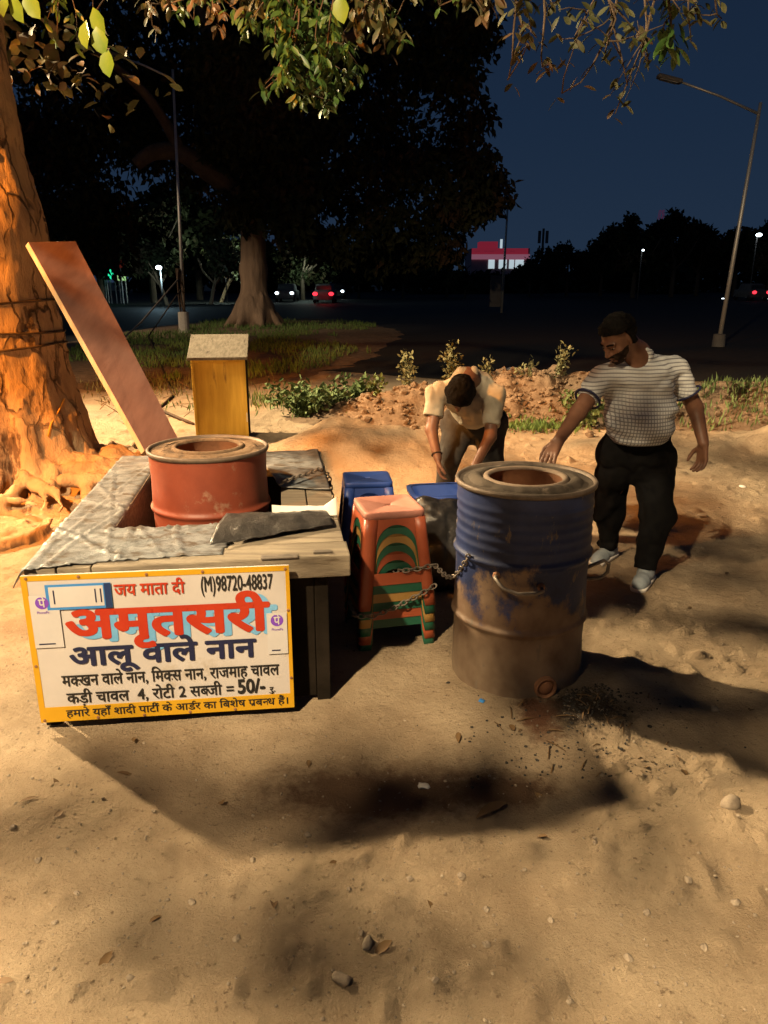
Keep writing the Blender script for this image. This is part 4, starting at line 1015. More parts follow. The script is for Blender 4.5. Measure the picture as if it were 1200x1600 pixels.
for t in np.linspace(0.12, 1, 8): cp.append(d0.lerp(d1, t)-Vector((0,0,0.10*math.sin(math.pi*t)**1.0*(1-0.4*t))))
cp += [SQ @ Vector((0.10,-0.178,0.398)), SQ @ Vector((0.03,-0.170,0.392)), SQ @ Vector((-0.02,-0.12,0.38))]
chain('chain', 'iron chain slung from the blue drum to the stacked stools', cp)
cp = [SQ @ Vector(t) for t in [(-0.205,-0.06,0.22),(-0.205,-0.20,0.205),(-0.12,-0.205,0.20),(-0.03,-0.20,0.225),(0.08,-0.195,0.27),(0.15,-0.19,0.30),(0.19,-0.185,0.32)]]
chain('chain', 'iron chain looped across the front legs of the stacked stools', cp)
cp = [CF @ Vector(t) for t in [(0.93,0.95,T1+0.045),(1.0,1.02,T1+0.05),(1.08,1.12,T1+0.045),(1.15,1.20,T1+0.05),(1.2,1.26,T1+0.0),(1.22,1.3,T1-0.15)]]
chain('chain', 'rusty chain lying over the counter right side beside the red drum', cp)

# blue tub and black bag behind the drums
tub = thing('plastic_tub', 'blue plastic tub on the ground in front of the bending man', 'tub', (0.42, 4.92, 0))
TF = Matrix.Translation((0.42,4.92,0)) @ Matrix.Rotation(R(8), 4, 'Z')
def rrect_loft(levels, ringn=40, p=6):
    vs = []; fs = []
    for (a, b, z) in levels:
        for k in range(ringn):
            t = 2*math.pi*k/ringn; c, s_ = math.cos(t), math.sin(t); q_ = (abs(c)**p+abs(s_)**p)**(-1/p)
            vs.append((a*c*q_, b*s_*q_, z))
    for i in range(len(levels)-1):
        for k in range(ringn): fs.append((i*ringn+k, i*ringn+(k+1)%ringn, (i+1)*ringn+(k+1)%ringn, (i+1)*ringn+k))
    return vs, fs
v_, f_ = rrect_loft([(0.001,0.001,0.0),(0.20,0.13,0.0),(0.235,0.16,0.30),(0.225,0.15,0.30),(0.19,0.12,0.012),(0.001,0.001,0.012)])
MB(TF).add(v_, f_).build('bin', M['blue_pl'], tub, True)
v_, f_ = rrect_loft([(0.233,0.158,0.28),(0.255,0.18,0.282),(0.257,0.182,0.305),(0.228,0.153,0.306)])
MB(TF).add(v_, f_).build('rim', M['blue_pl'], tub, True)
s = SDF((-0.05,3.55,-0.05),(0.75,4.45,0.75), 0.012)
s.ell((0.34,3.98,0.20),(0.24,0.20,0.24),None,0.05); s.ell((0.28,3.95,0.40),(0.16,0.14,0.12),None,0.06); s.cone((0.26,3.95,0.44),(0.23,3.96,0.50),0.07,0.05,0.05)
s.near_noise(0.04, 7, 101, 0.1, 3, (1,1,0.7)); s.near_noise(0.02, 16, 102, 0.08, 2, (1,1,0.5), True); s.plane_cut((0,0,0.0),(0,0,-1))
tag(s.build('bin_bag', M['black_pl'], None, (0.34,3.98,0)), 'crumpled black plastic bag between the stools and the blue drum', 'bag')
# black basin by the roots
bs = Vector((-2.02,6.45,0.02)); basin = thing('basin', 'black basin lying on the dirt behind the tree roots', 'basin', bs)
bq = Matrix.Translation(bs) @ Matrix.Rotation(R(-12), 4, 'Y')
MB(bq).lathe([(0.001,0.0),(0.15,0.0),(0.21,0.13),(0.20,0.13),(0.14,0.012),(0.001,0.012)], 40).build('bowl', M['black_pl'], basin, True)
MB(bq).torus(0.212, 0.010, Matrix.Translation((0,0,0.13)), 40, 8).build('rim', M['iron'], basin, True)

# ------------------------------------------------------------------ people
def rot_frame(fwd, up=(0,0,1)):
    f_ = Vector(fwd).normalized(); r_ = f_.cross(Vector(up)).normalized(); u_ = r_.cross(f_)
    return np.array([[r_.x, f_.x, u_.x],[r_.y, f_.y, u_.y],[r_.z, f_.z, u_.z]])
def head(s, c, Rm, sc=1.0, feats=True):
    c = Vector(c); T = lambda x, y, z: c+Vector(tuple(Rm @ np.array([x*sc, y*sc, z*sc])))
    s.ell(T(0,-0.012,0.035), (0.077*sc,0.097*sc,0.088*sc), Rm, 0.02)
    s.ell(T(0,0.028,-0.035), (0.062*sc,0.066*sc,0.085*sc), Rm, 0.03)
    s.ell(T(0,0.060,-0.095), (0.030*sc,0.028*sc,0.024*sc), Rm, 0.03)
    for q in (-1, 1):
        s.ell(T(q*0.076,-0.010,-0.005), (0.012*sc,0.022*sc,0.034*sc), Rm, 0.008)
        s.ell(T(q*0.031,0.098,0.004), (0.019*sc,0.014*sc,0.013*sc), Rm, 0.012, 'cut')
        s.ell(T(q*0.031,0.080,0.003), (0.013*sc,0.012*sc,0.010*sc), Rm, 0.004)
        s.cone(T(q*0.012,0.090,0.022), T(q*0.048,0.078,0.022), 0.009*sc, 0.007*sc, 0.012)
        s.ell(T(q*0.045,0.062,-0.03), (0.018*sc,0.016*sc,0.016*sc), Rm, 0.02)
        s.ell(T(q*0.013,0.099,-0.040), (0.009*sc,0.011*sc,0.008*sc), Rm, 0.008)
    s.cone(T(0,0.090,0.012), T(0,0.114,-0.034), 0.009*sc, 0.014*sc, 0.012)
    s.cone(T(-0.019,0.088,-0.063), T(0.019,0.088,-0.063), 0.008*sc, 0.008*sc, 0.006)
    s.cone(T(-0.016,0.087,-0.077), T(0.016,0.087,-0.077), 0.009*sc, 0.009*sc, 0.006)
    s.cone(T(-0.022,0.102,-0.070), T(0.022,0.102,-0.070), 0.003*sc, 0.003*sc, 0.003, 'cut')
    return T
def hand(s, wr, d, n, side, curl=0.5, sc=1.0):
    """wrist, pointing direction, palm normal (out of the palm), side: which way the thumb lies"""
    wr, d, n = Vector(wr), Vector(d).normalized(), Vector(n).normalized(); n = (n-d*n.dot(d)).normalized(); t = d.cross(n)*side
    kn = [wr+d*0.092*sc+t*o*sc for o in (0.030,0.010,-0.011,-0.030)]
    for o, k in zip((0.018,0.006,-0.006,-0.018), kn): s.cone(wr+d*0.01*sc+t*o*sc, k, 0.015*sc, 0.0115*sc, 0.012)
    for k, ln, sp in zip(kn, (0.073,0.080,0.075,0.060), (0.10,0.03,-0.04,-0.12)):
        p = k; dd = (d+t*sp).normalized(); a = 0
        for fr, r0, r1 in ((0.42,0.0098,0.0092),(0.32,0.0092,0.0086),(0.26,0.0086,0.0072)):
            a += curl*0.62; q = p+(dd*math.cos(a)+n*math.sin(a))*ln*fr*sc
            s.cone(p, q, r0*sc, r1*sc, 0.003); p = q
    th = wr+d*0.028*sc+t*0.024*sc; p1 = th+(d*0.55+t*0.75+n*0.25).normalized()*0.042*sc
    p2 = p1+(d*0.85+t*0.3+n*0.45).normalized()*0.032*sc; p3 = p2+(d*0.9+t*0.05+n*0.5).normalized()*0.026*sc
    s.cone(th, p1, 0.016*sc, 0.012*sc, 0.01); s.cone(p1, p2, 0.0115*sc, 0.0105*sc, 0.004); s.cone(p2, p3, 0.0105*sc, 0.0085*sc, 0.003)
V3 = Vector
# --- man in the striped shirt
mroot = thing('person', 'man in a striped white T-shirt and black trousers walking past the blue drum', 'person', (1.46, 4.2, 0))
hc = P(966, 528, 4.00); hR = rot_frame((-0.78,-0.45,-0.68))
nk = P(993, 556, 4.10); ch = P(1000, 596, 4.14); be = P(1001, 652, 4.12); pv = P(994, 705, 4.20)
shR, shL = P(941, 590, 4.06), P(1056, 579, 4.22)
elR, wrR = P(903, 645, 3.92), P(873, 688, 3.76)
elL, wrL = P(1086, 637, 4.22), P(1099, 692, 4.12)
hpR, hpL = P(962, 718, 4.24), P(1026, 716, 4.18)
knR, anR = P(953, 800, 4.34), P(950, 858, 4.42); knL, anL = P(1024, 800, 4.10), P(1009, 893, 4.03)
lo = (0.75, 3.45, -0.03); hi = (1.98, 4.75, 1.70)
s = SDF(lo, hi, 0.0058)
T = head(s, hc, hR, 0.94)
s.cone(T(0,-0.03,-0.05), nk, 0.062, 0.070, 0.03); s.cone(nk, ch, 0.075, 0.13, 0.04)
s.cone(shR, ch, 0.055, 0.11, 0.04); s.cone(shL, ch, 0.055, 0.11, 0.04); s.cone(ch, be, 0.12, 0.12, 0.05); s.cone(be, pv, 0.12, 0.10, 0.05)
s.path([shR, elR, wrR], [0.054,0.042,0.029], 0.02); s.path([shL, elL, wrL], [0.055,0.043,0.030], 0.02)
hand(s, wrR, (wrR-elR)+V3((0,0,-0.03)), (0.3,0.2,-1), -1, 0.25, 1.02)
hand(s, wrL, V3((0.03,-0.05,-1)), (-0.9,-0.3,0), 1, 0.55, 1.02)
s.path([hpR, knR, anR], [0.10,0.06,0.04], 0.03); s.path([hpL, knL, anL], [0.10,0.06,0.04], 0.03)
s.build('body', M['skin'], mroot)
# shirt
s = SDF((0.8,3.6,0.6), (1.98,4.7,1.60), 0.0075)
s.cone(nk+V3((0,0,-0.02)), ch, 0.088, 0.145, 0.05); s.cone(nk+V3((0,0,-0.02)), shR, 0.070, 0.062, 0.05); s.cone(nk+V3((0,0,-0.02)), shL, 0.070, 0.064, 0.05); s.cone(shR, ch, 0.068, 0.130, 0.05); s.cone(shL, ch, 0.070, 0.130, 0.05)
s.ell((ch+be)*0.5+V3((0,0.01,0)), (0.188,0.15,0.19), None, 0.06); s.ell(be+V3((-0.012,-0.02,-0.02)), (0.192,0.175,0.165), None, 0.06); s.cone(be, pv, 0.165, 0.155, 0.05)
s.path([shR, shR.lerp(elR, 0.60)], [0.072,0.064], 0.03); s.path([shL, shL.lerp(elL, 0.60)], [0.074,0.066], 0.03)
s.near_noise(0.014, 10, 111, 0.06, 3, (0.7,0.7,1.6)); s.near_noise(0.026, 5, 113, 0.06, 3, (0.6,0.6,2.2), True)
s.plane_cut(P(1000, 697, 4.0), (0.03,0,-1))
dR = (elR-shR).normalized(); dL = (elL-shL).normalized()
def arm_cut(s, sh, el, t, rad):      # trim the sleeve only
    X, Y, Z = s.grid(); p = sh.lerp(el, t); d = (el-sh).normalized()
    pl_ = (X-p.x)*d.x+(Y-p.y)*d.y+(Z-p.z)*d.z; rr2 = (X-p.x)**2+(Y-p.y)**2+(Z-p.z)**2
    m = (rr2 < rad*rad) & (pl_ > 0)
    s.F[m] = np.maximum(s.F[m], np.broadcast_to(pl_, s.F.shape)[m].astype(np.float32))
arm_cut(s, shR, elR, 0.62, 0.13); arm_cut(s, shL, elL, 0.62, 0.12)
s.ell(nk+V3((-0.015,-0.085,-0.005)), (0.062,0.07,0.052), None, 0.01, 'cut'); s.cone(nk+V3((-0.01,0,0.03)), T(0,0,0.0), 0.076, 0.085, 0.0, 'cut')
shirt = s.build('shirt', M['stripes'], mroot)
for (a, b, r) in ((shR, elR, 0.069),(shL, elL, 0.071)):
    d = (b-a).normalized(); p = a.lerp(b, 0.61)
    MB(Matrix.Translation(p) @ d.to_track_quat('Z','Y').to_matrix().to_4x4()).torus(r, 0.0065, Matrix(), 32, 8).build('sleeve_band', M['navy'], shirt, True)
# trousers
s = SDF((1.0,3.7,-0.02), (1.95,4.75,0.95), 0.0075)
s.cone(P(978,700,4.2), P(1010,698,4.17), 0.138, 0.142, 0.05); s.cone(hpR+V3((0.03,0,0)), hpL-V3((0.03,0,0)), 0.130, 0.134, 0.05)
s.path([hpR, knR, anR+V3((0,0,0.015))], [0.105,0.082,0.064], 0.03); s.path([hpL, knL, anL+V3((0,0,0.02))], [0.112,0.094,0.068], 0.03)
s.near_noise(0.014, 7, 115, 0.06, 3, (1,1,1.2)); s.near_noise(0.026, 6, 117, 0.06, 3, (1.2,1.2,0.9), True); s.plane_cut(P(1000, 672, 4.1), (0,0,1))
arm_cut(s, knR, anR, 0.92, 0.12); arm_cut(s, knL, anL, 0.95, 0.12)
s.build('trousers', M['black_cloth'], mroot)
def shoe(an, dirv, parent, m, z0=0.0):
    d = V3(dirv).normalized(); an = V3((an.x, an.y, z0)); c = an+d*0.05
    s = SDF(tuple(an-V3((0.26,0.26,0.05))), tuple(an+V3((0.26,0.26,0.2))), 0.006)
    s.cone(an-d*0.05+V3((0,0,0.042)), an+d*0.14+V3((0,0,0.034)), 0.043, 0.040, 0.02); s.cone(an+V3((0,0,0.06)), an+V3((0,0,0.11)), 0.044, 0.046, 0.03)
    s.cone(an+d*0.10+V3((0,0,0.03)), an+d*0.17+V3((0,0,0.026)), 0.044, 0.034, 0.02)
    s.plane_cut((0,0,z0+0.004), (0,0,-1)); s.plane_cut((0,0,z0+0.135), (0,0,1))
    sh = s.build('shoe', m, parent)
    s = SDF(tuple(an-V3((0.26,0.26,0.05))), tuple(an+V3((0.26,0.26,0.2))), 0.006)
    s.cone(an-d*0.05+V3((0,0,0.02)), an+d*0.16+V3((0,0,0.02)), 0.050, 0.047, 0.01); s.plane_cut((0,0,z0+0.026), (0,0,1)); s.plane_cut((0,0,z0), (0,0,-1))
    s.build('sole', M['litter'], sh)
shoe(anR, (-0.6,-0.75,0), mroot, M['shoe'], gz(anR.x, anR.y)); shoe(anL, (-0.5,-0.85,0), mroot, M['shoe'], gz(anL.x, anL.y))
# hair, beard, eyes
def cap_part(name, hcc, Rm, grow, keepf, m, parent, noise=0.004, sc=1.0):
    c = np.array(hcc); s = SDF(tuple(c-0.2), tuple(c+0.2), 0.005); head(s, hcc, Rm, sc); s.F -= grow
    X, Y, Z = s.grid(); X, Y, Z = X-c[0], Y-c[1], Z-c[2]
    u = X*Rm[0,0]+Y*Rm[1,0]+Z*Rm[2,0]; v = X*Rm[0,1]+Y*Rm[1,1]+Z*Rm[2,1]; w = X*Rm[0,2]+Y*Rm[1,2]+Z*Rm[2,2]
    s.near_noise(noise, 45, 121, 0.03, 2)
    s.F = np.maximum(s.F, keepf(u, v, w).astype(np.float32))
    return s.build(name, m, parent)
hairf = lambda u, v, w: np.maximum(0.045+(v-0.0)*0.55-w, np.maximum(v-0.088, -(w+0.055))) 
hair2 = lambda u, v, w: np.minimum(np.maximum(0.052+np.maximum(0, v-0.02)*0.35-w, v-0.093), np.maximum(np.maximum(v-(-0.004)-0.25*np.maximum(0, w-0.02), -(w+0.035)), -1))
cap_part('hair', hc, hR, 0.014, hair2, M['hair'], mroot, 0.016, 0.94)
beardf = lambda u, v, w: np.maximum(np.maximum(w+0.028+0.25*np.maximum(0, 0.05-np.abs(u)), 0.012-v), np.where((np.abs(u) < 0.024) & (w > -0.086) & (w < -0.055), 0.01, -1))
cap_part('beard', hc, hR, 0.0025, beardf, M['beard'], mroot, 0.010, 0.94)
for q in (-1, 1):
    e = MB().sphere(T(q*0.031,0.079,0.002), 0.0112, 14, 10).build('eye', M['eye'], mroot, True)
    MB().sphere(T(q*0.032,0.0870,-0.001), 0.0050, 10, 8).build('pupil', M['pupil'], e, True)
    br = MB().tube([T(q*0.012,0.101,0.024), T(q*0.03,0.099,0.030), T(q*0.05,0.084,0.025)], [0.004,0.005,0.003], 6).build('eyebrow', M['hair'], mroot, True)

# --- man bending over
broot = thing('person', 'man in a cream T-shirt bending over behind the drums', 'person', (0.72, 5.65, 0))
hc = P(719, 614, 5.12); hR = rot_frame((-0.08,-0.22,-0.97), (0.05,-0.9,0.3))
nk = P(730, 592, 5.28); ch = P(738, 612, 5.42); be = P(742, 628, 5.62); pv = P(742, 650, 5.78)
shR, shL = P(684, 614, 5.32), P(772, 618, 5.32)
elR, wrR = P(674, 672, 5.22), P(684, 716, 5.08); elL, wrL = P(766, 682, 5.16), P(742, 728, 5.02)
hpR, hpL = P(718, 662, 5.78), P(764, 662, 5.78); knR, knL = P(700, 722, 5.62), P(768, 724, 5.62)
anR, anL = V3((0.47,5.72,0.08)), V3((0.82,5.72,0.08))
s = SDF((0.1,4.7,-0.03), (1.2,6.1,1.3), 0.006)
T = head(s, hc, hR, 1.0)
s.cone(T(0,-0.03,-0.05), nk, 0.06, 0.07, 0.03); s.cone(nk, ch, 0.08, 0.13, 0.04); s.cone(shR, ch, 0.07, 0.12, 0.05); s.cone(shL, ch, 0.07, 0.12, 0.05); s.path([ch, be, pv], [0.11,0.11,0.11], 0.05)
s.path([shR, elR, wrR], [0.055,0.042,0.029], 0.02); s.path([shL, elL, wrL], [0.055,0.042,0.029], 0.02)
hand(s, wrR, V3((0.1,-0.1,-1)), (0.9,0,0.1), 1, 0.6); hand(s, wrL, V3((-0.2,-0.1,-1)), (-0.9,0,0.1), -1, 0.6)
s.path([hpR, knR, anR], [0.10,0.06,0.04], 0.03); s.path([hpL, knL, anL], [0.10,0.06,0.04], 0.03)
s.build('body', M['skin'], broot)
s = SDF((0.1,4.8,0.4), (1.2,6.1,1.3), 0.008)
s.cone(nk, ch, 0.085, 0.15, 0.05); s.cone(shR, ch, 0.085, 0.14, 0.06); s.cone(shL, ch, 0.085, 0.14, 0.06); s.path([ch, be, pv], [0.160,0.155,0.150], 0.05)
s.ell((ch+be)*0.5+V3((0,-0.02,-0.06)), (0.18,0.19,0.17), None, 0.06)
s.path([shR, shR.lerp(elR, 0.62)], [0.08,0.068], 0.03); s.path([shL, shL.lerp(elL, 0.72)], [0.08,0.07], 0.03)
s.near_noise(0.014, 8, 131, 0.06, 3); s.near_noise(0.028, 6, 132, 0.06, 3, (1.3,0.6,1), True); s.plane_cut(pv, tuple((pv-be).normalized()))
arm_cut(s, shR, elR, 0.64, 0.13); arm_cut(s, shL, elL, 0.74, 0.12); s.cone(nk+(T(0,0,0)-nk)*0.42, T(0,0,0), 0.070, 0.10, 0.0, 'cut')
s.build('shirt', M['tshirt'], broot)
s = SDF((0.1,5.2,-0.02), (1.2,6.2,1.2), 0.008)
s.cone(hpR, hpL, 0.150, 0.150, 0.05); s.cone(pv, (hpR+hpL)*0.5, 0.145, 0.15, 0.05)
s.path([hpR, knR, anR], [0.125,0.088,0.070], 0.03); s.path([hpL, knL, anL], [0.125,0.088,0.070], 0.03)
s.near_noise(0.014, 7, 133, 0.06, 3); s.plane_cut((0,0,0.05), (0,0,-1)); s.plane_cut(pv+V3((0,-0.10,0.0)), (0,-0.55,0.84))
s.build('trousers', M['grey_cloth'], broot)
shoe(anR, (-0.2,-1,0), broot, M['black_pl'], gz(anR.x, anR.y)); shoe(anL, (0.2,-1,0), broot, M['black_pl'], gz(anL.x, anL.y))
hairb = lambda u, v, w: np.maximum(v-0.075-0.8*np.maximum(0, w-0.03), -(w+0.085))
cap_part('hair', hc, hR, 0.018, hairb, M['hair'], broot, 0.010)
MB(Matrix.Translation(elR.lerp(wrR, 0.86)) @ (wrR-elR).to_track_quat('Z','Y').to_matrix().to_4x4()).torus(0.035, 0.005, Matrix(), 24, 6).build('bracelet', M['rope'], broot, True)

# ------------------------------------------------------------------ stones, litter, ash
def blob(c, r, sc, seed, sub=2):
    bm = bmesh.new(); bmesh.ops.create_icosphere(bm, subdivisions=sub, radius=1.0)
    co = np.array([v.co[:] for v in bm.verts]); n = fbm(co[:,0]*1.5+seed, co[:,1]*1.5, co[:,2]*1.5, 3, seed)
    co = co*(1+0.75*n)[:,None]*np.array(sc)*r; a = rnd.uniform(0, 6.28); ca, sa = math.cos(a), math.sin(a)
    co = np.stack([co[:,0]*ca-co[:,1]*sa, co[:,0]*sa+co[:,1]*ca, co[:,2]], 1)+np.array(c)
    f = [tuple(v.index for v in q.verts) for q in bm.faces]; bm.free(); return co, f
def rock(name, px, py, r, m, label, cat, sc=(1,0.8,0.6), group=None, seed=0):
    g = G(px, py); z = gz(g.x, g.y); co, f = blob((g.x, g.y, z+r*0.25), r, sc, seed)
    return tag(mesh_obj(name, co, f, m, None, r > 0.015, (g.x, g.y, z)), label, cat, group)
rock('stone', 1140, 1262, 0.034, M['stone'], 'largest smooth stone on the sand at the picture right', 'stone', (0.7,1,0.7), None, 3)
rock('stone', 1115, 1115, 0.020, M['stone'], 'small square stone in the shade right of the blue drum', 'stone', (1,0.8,0.7), None, 4)
rock('stone', 535, 1535, 0.022, M['stone'], 'dark flat stone near the bottom edge of the picture', 'stone', (1.3,0.8,0.5), None, 5)
rock('stone', 575, 1478, 0.019, M['stone'], 'upright stone chip with a dark hollow in the lower foreground', 'stone', (0.6,1.1,0.8), None, 6)
rock('bottle_cap', 662, 1215, 0.018, M['litter'], 'white round scrap on the dirt hollow before the blue drum', 'litter', (1.1,0.9,0.35), None, 7)
rock('bottle_cap', 752, 1100, 0.014, M['frameblue'], 'small blue cap on the ground at the blue drum base', 'litter', (1,1,0.3), None, 8)
for i, (px, py) in enumerate([(545,1388),(395,1338),(760,1475),(760,1420),(930,1318),(1075,1380),(1115,1360),(1150,1410),(240,1260),(720,1375),(565,1460),(890,1565),(445,1200),(60,1345),(120,1395),(300,1410),(640,1370),(1010,1430),(1100,1480),(85,1440),(205,1540),(370,1465),(820,1360),(860,1440),(980,1500),(680,1540),(480,1300),(1180,1430),(160,1240),(940,1210),(1085,1190),(20,1290)]):
    rock('pebble', px, py, rnd.uniform(0.006,0.013), M['stone'], 'small brown pebble lying loose on the sandy foreground', 'pebble', (1,0.8,0.7), 'pebbles on the sand', 20+i)
for i, (px, py, r) in enumerate([(800,725,0.03),(772,728,0.022),(812,742,0.035)]):
    rock('litter', px, py, r, M['litter'], ['crumpled white paper between the two men','small white scrap nearer the bending man','flattened white packet behind the blue drum rim'][i], 'litter', (1,0.7,0.5), None, 60+i)
rock('litter', 790, 660, 0.05, M['litter'], 'crumpled pale bag at the foot of the earth bank', 'litter', (1.3,0.7,0.4), None, 70)
rock('litter', 212, 660, 0.05, M['litter'], 'white scrap on the dirt left of the yellow cabinet', 'litter', (1.2,0.8,0.3), None, 71)
rock('litter', 1160, 762, 0.03, M['litter'], 'white scrap on the sand right of the striped man', 'litter', (1.4,0.8,0.3), None, 72)
rock('litter', 1098, 810, 0.03, M['stone'], 'flat brown scrap on the sand beside the striped man', 'litter', (1.4,0.8,0.3), None, 73)
rock('litter', 800, 578, 0.12, M['litter'], 'pale broken slab lying on the earth bank top', 'litter', (1.4,0.8,0.25), None, 74)
# dry leaf curled at the edge of the hollow
g = G(765, 1270); V_, F_ = leaf_verts(np.array([[g.x-0.05, g.y-0.03, gz(g.x,g.y)+0.015]]), np.array([[1.0,0.75,0.25]]), np.array([[0.0,0,1]]), 0.14, 0.02, 0.25)
tag(mesh_obj('dry_leaf', V_, F_, M['leafdry'], None, True, tuple(g)), 'curled dry leaf at the rim of the shaded hollow', 'leaf')
# charcoal, ash and gravel too many to count
def scatter(name, n, fn, rmin, rmax, m, sub=1):
    VV, FF = [], []
    for k in range(n):
        x, y = fn(); r = rnd.uniform(rmin, rmax)*rnd.uniform(.4, 1); co, f = blob((x, y, gz(x, y)+r*0.2), r, (1, rnd.uniform(.5,1), rnd.uniform(.4,.8)), k % 50, sub)
        n0 = sum(len(a) for a in VV) if False else scatter.n; VV.append(co); FF += [tuple(i+n0 for i in q_) for q_ in f]; scatter.n += len(co)
    scatter.n = 0
    return kind(mesh_obj(name, np.concatenate(VV), FF, m, None, False), 'stuff')
scatter.n = 0
def near_vent():
    if rnd.random() < 0.65: g = G(880+abs(rnd.gauss(0, 55)), 1088+abs(rnd.gauss(0, 26)))
    else: g = G(rnd.gauss(900, 90), rnd.gauss(1150, 40))
    if (g.x-BC.x)**2+(g.y-BC.y)**2 < 0.30**2: return near_vent()
    return g.x, g.y
scatter('charcoal_bits', 650, near_vent, 0.002, 0.011, M['char'])
scatter('ash_crumbs', 400, near_vent, 0.002, 0.008, M['ash'])
tw2 = MB()
for k in range(34):
    g = G(rnd.gauss(915,75), rnd.gauss(1145,32)); a = rnd.uniform(-2,2); l_ = rnd.uniform(.008,.045); z = gz(g.x, g.y)+0.006
    tw2.tube([(g.x-l_*math.cos(a), g.y-l_*math.sin(a), z), (g.x, g.y, z+0.006), (g.x+l_*math.cos(a), g.y+l_*math.sin(a), z)], [0.002,0.0025,0.0015], 5)
lc = np.array([(x, y, gz(x, y)+0.008) for x, y in ((rnd.uniform(-2.2,2.6), 1.4+abs(rnd.gauss(0,1.6))) for _ in range(70)) if (x-BC.x)**2+(y-BC.y)**2 > 0.14 and not (-1.8 < x < 0 and 2.5 < y < 4.8)])
ld = unit(len(lc)); ld[:,2] *= 0.15
V_, F_ = leaf_verts(lc, ld, unit(len(lc))*0.3+np.array([0,0,1.0]), 0.05*(0.5+0.8*rng.random(len(lc))), 0.012*(0.6+0.8*rng.random(len(lc))), 0.2)
kind(mesh_obj('leaf_litter', V_, F_, M['leafdry'], None, True), 'stuff')
kind(tw2.build('burnt_twigs', M['leafdry'], None, True), 'stuff')
scatter('gravel', 2200, lambda: (rnd.uniform(-2.0, 2.2), 1.2+abs(rnd.gauss(0, 1.1))), 0.0018, 0.008, M['stone'])
scatter('sand_crumbs', 2600, lambda: (rnd.uniform(-2.2, 2.4), 1.2+abs(rnd.gauss(0, 1.2))), 0.002, 0.008, M['sand'])
scatter('gravel', 500, lambda: (rnd.uniform(-2, 4), rnd.uniform(4.6, 9)), 0.006, 0.022, M['stone'])
_gz = gz
def bz(x, y): return float(max(bank_h(np.array([x]), np.array([y]))[0], low_h(np.array([x]), np.array([y]))[0] if 6.7 < y < 9 else -1, 0))
gz = bz
scatter('earth_clods', 1500, lambda: (rnd.uniform(-0.8, 5.5), rnd.gauss(9.4, 0.5)), 0.015, 0.075, M['dirt'])
gz = _gz
# twigs and dead stems at the left behind the counter
tm = MB()
for k in range(60):
    x, y = rnd.uniform(-4.2,-2.2), rnd.uniform(9, 12.5); a = rnd.uniform(0, 6.28)
    tm.tube([(x, y, 0.02), (x+0.2*math.cos(a), y+0.2*math.sin(a), rnd.uniform(0.02,0.2))], [0.006,0.003], 4)
kind(tm.build('dead_twigs', M['leafdry']), 'stuff')
tag(MB().tube([G(210,615,0.02), G(250,640,0.05), G(285,655,0.03), G(302,662,0.02)], 0.018, 6).build('iron_rod', M['rope'], None, True, G(250,640,0)), 'dark rod lying on the ground left of the yellow cabinet', 'rod')

# ------------------------------------------------------------------ grass, weeds, plants
def grass(name, n, fn, hf, h0, h1, m, w=0.006):
    c = np.array([(*p, hf(*p)) for p in (fn() for _ in range(n))]); d = unit(n)*0.45; d[:,2] = 1
    nrm_ = unit(n); nrm_[:,2] *= 0.2
    V, F = card_verts(c, d, nrm_, h0+(h1-h0)*rng.random(n), w)
    return kind(mesh_obj(name, V, F, m), 'stuff')
vh = lambda x, y: float(verge_h(np.array([x]), np.array([y]))[0])
def on_verge():
    while True:
        x, y = rnd.uniform(-7.5,-0.3), 12.5+rnd.random()**1.5*18
        if vh(x, y) > 0.02 and float(fbm(np.array([x*0.7]), np.array([y*0.5]), None, 2, 35)[0]) > -0.08: return x, y
grass('verge_grass', 9000, on_verge, vh, 0.06, 0.20, M['grass'], 0.012)
grass('bank_grass', 1100, lambda: (rnd.gauss(4.7,0.7), rnd.gauss(9.0,0.3)), bz, 0.04, 0.14, M['weed'], 0.012)
grass('bank_grass', 500, lambda: (rnd.gauss(1.8,0.25), rnd.gauss(8.75,0.15)), bz, 0.03, 0.11, M['grass'], 0.012)
grass('dry_grass', 900, lambda: (rnd.gauss(-3.6,0.7), rnd.gauss(12.6,0.8)), lambda x, y: 0.0, 0.04, 0.17, M['plant'], 0.010)
grass('track_grass', 900, lambda: (rnd.gauss(-1.0,0.8), rnd.gauss(10.6,0.4)), lambda x, y: 0.0, 0.04, 0.16, M['grass'], 0.010)
def bush(name, label, c, r, n, ln, w, m, cat, group=None):
    root = thing(name, label, cat, c, group); cc = np.array(c)
    st_ = MB(); pts = []
    for k in range(max(4, n//60)):
        a = rnd.uniform(0, 6.28); tip = Vector(c)+Vector((math.cos(a)*r[0]*rnd.uniform(.2,.9), math.sin(a)*r[1]*rnd.uniform(.2,.9), r[2]*rnd.uniform(.6,1.15)))
        pp = twig_mesh(st_, Vector(c)+Vector((rnd.uniform(-.3,.3)*r[0], rnd.uniform(-.3,.3)*r[1], 0)), tip, 0.006, 0.002, 0.05, 5); pts += pp[1:]
    st_.build('stem', m, root)
    base = np.array([tuple(pts[rnd.randrange(len(pts))]) for _ in range(n)])+rng.normal(size=(n, 3))*0.035
    base[:,2] = np.maximum(base[:,2], c[2]+0.01)
    d = unit(n); d[:,2] += 0.4
    V, F = leaf_verts(base, d, unit(n)+np.array([0,0,1.0]), ln*(0.6+0.8*rng.random(n)), w, 0.2)
    mesh_obj('foliage', V, F, m, root, True); return root
bush('weed_bush', 'low leafy weed bush right of the yellow cabinet', (-0.95,9.5,0), (0.65,0.4,0.34), 1500, 0.07, 0.018, M['weed'], 'weed')
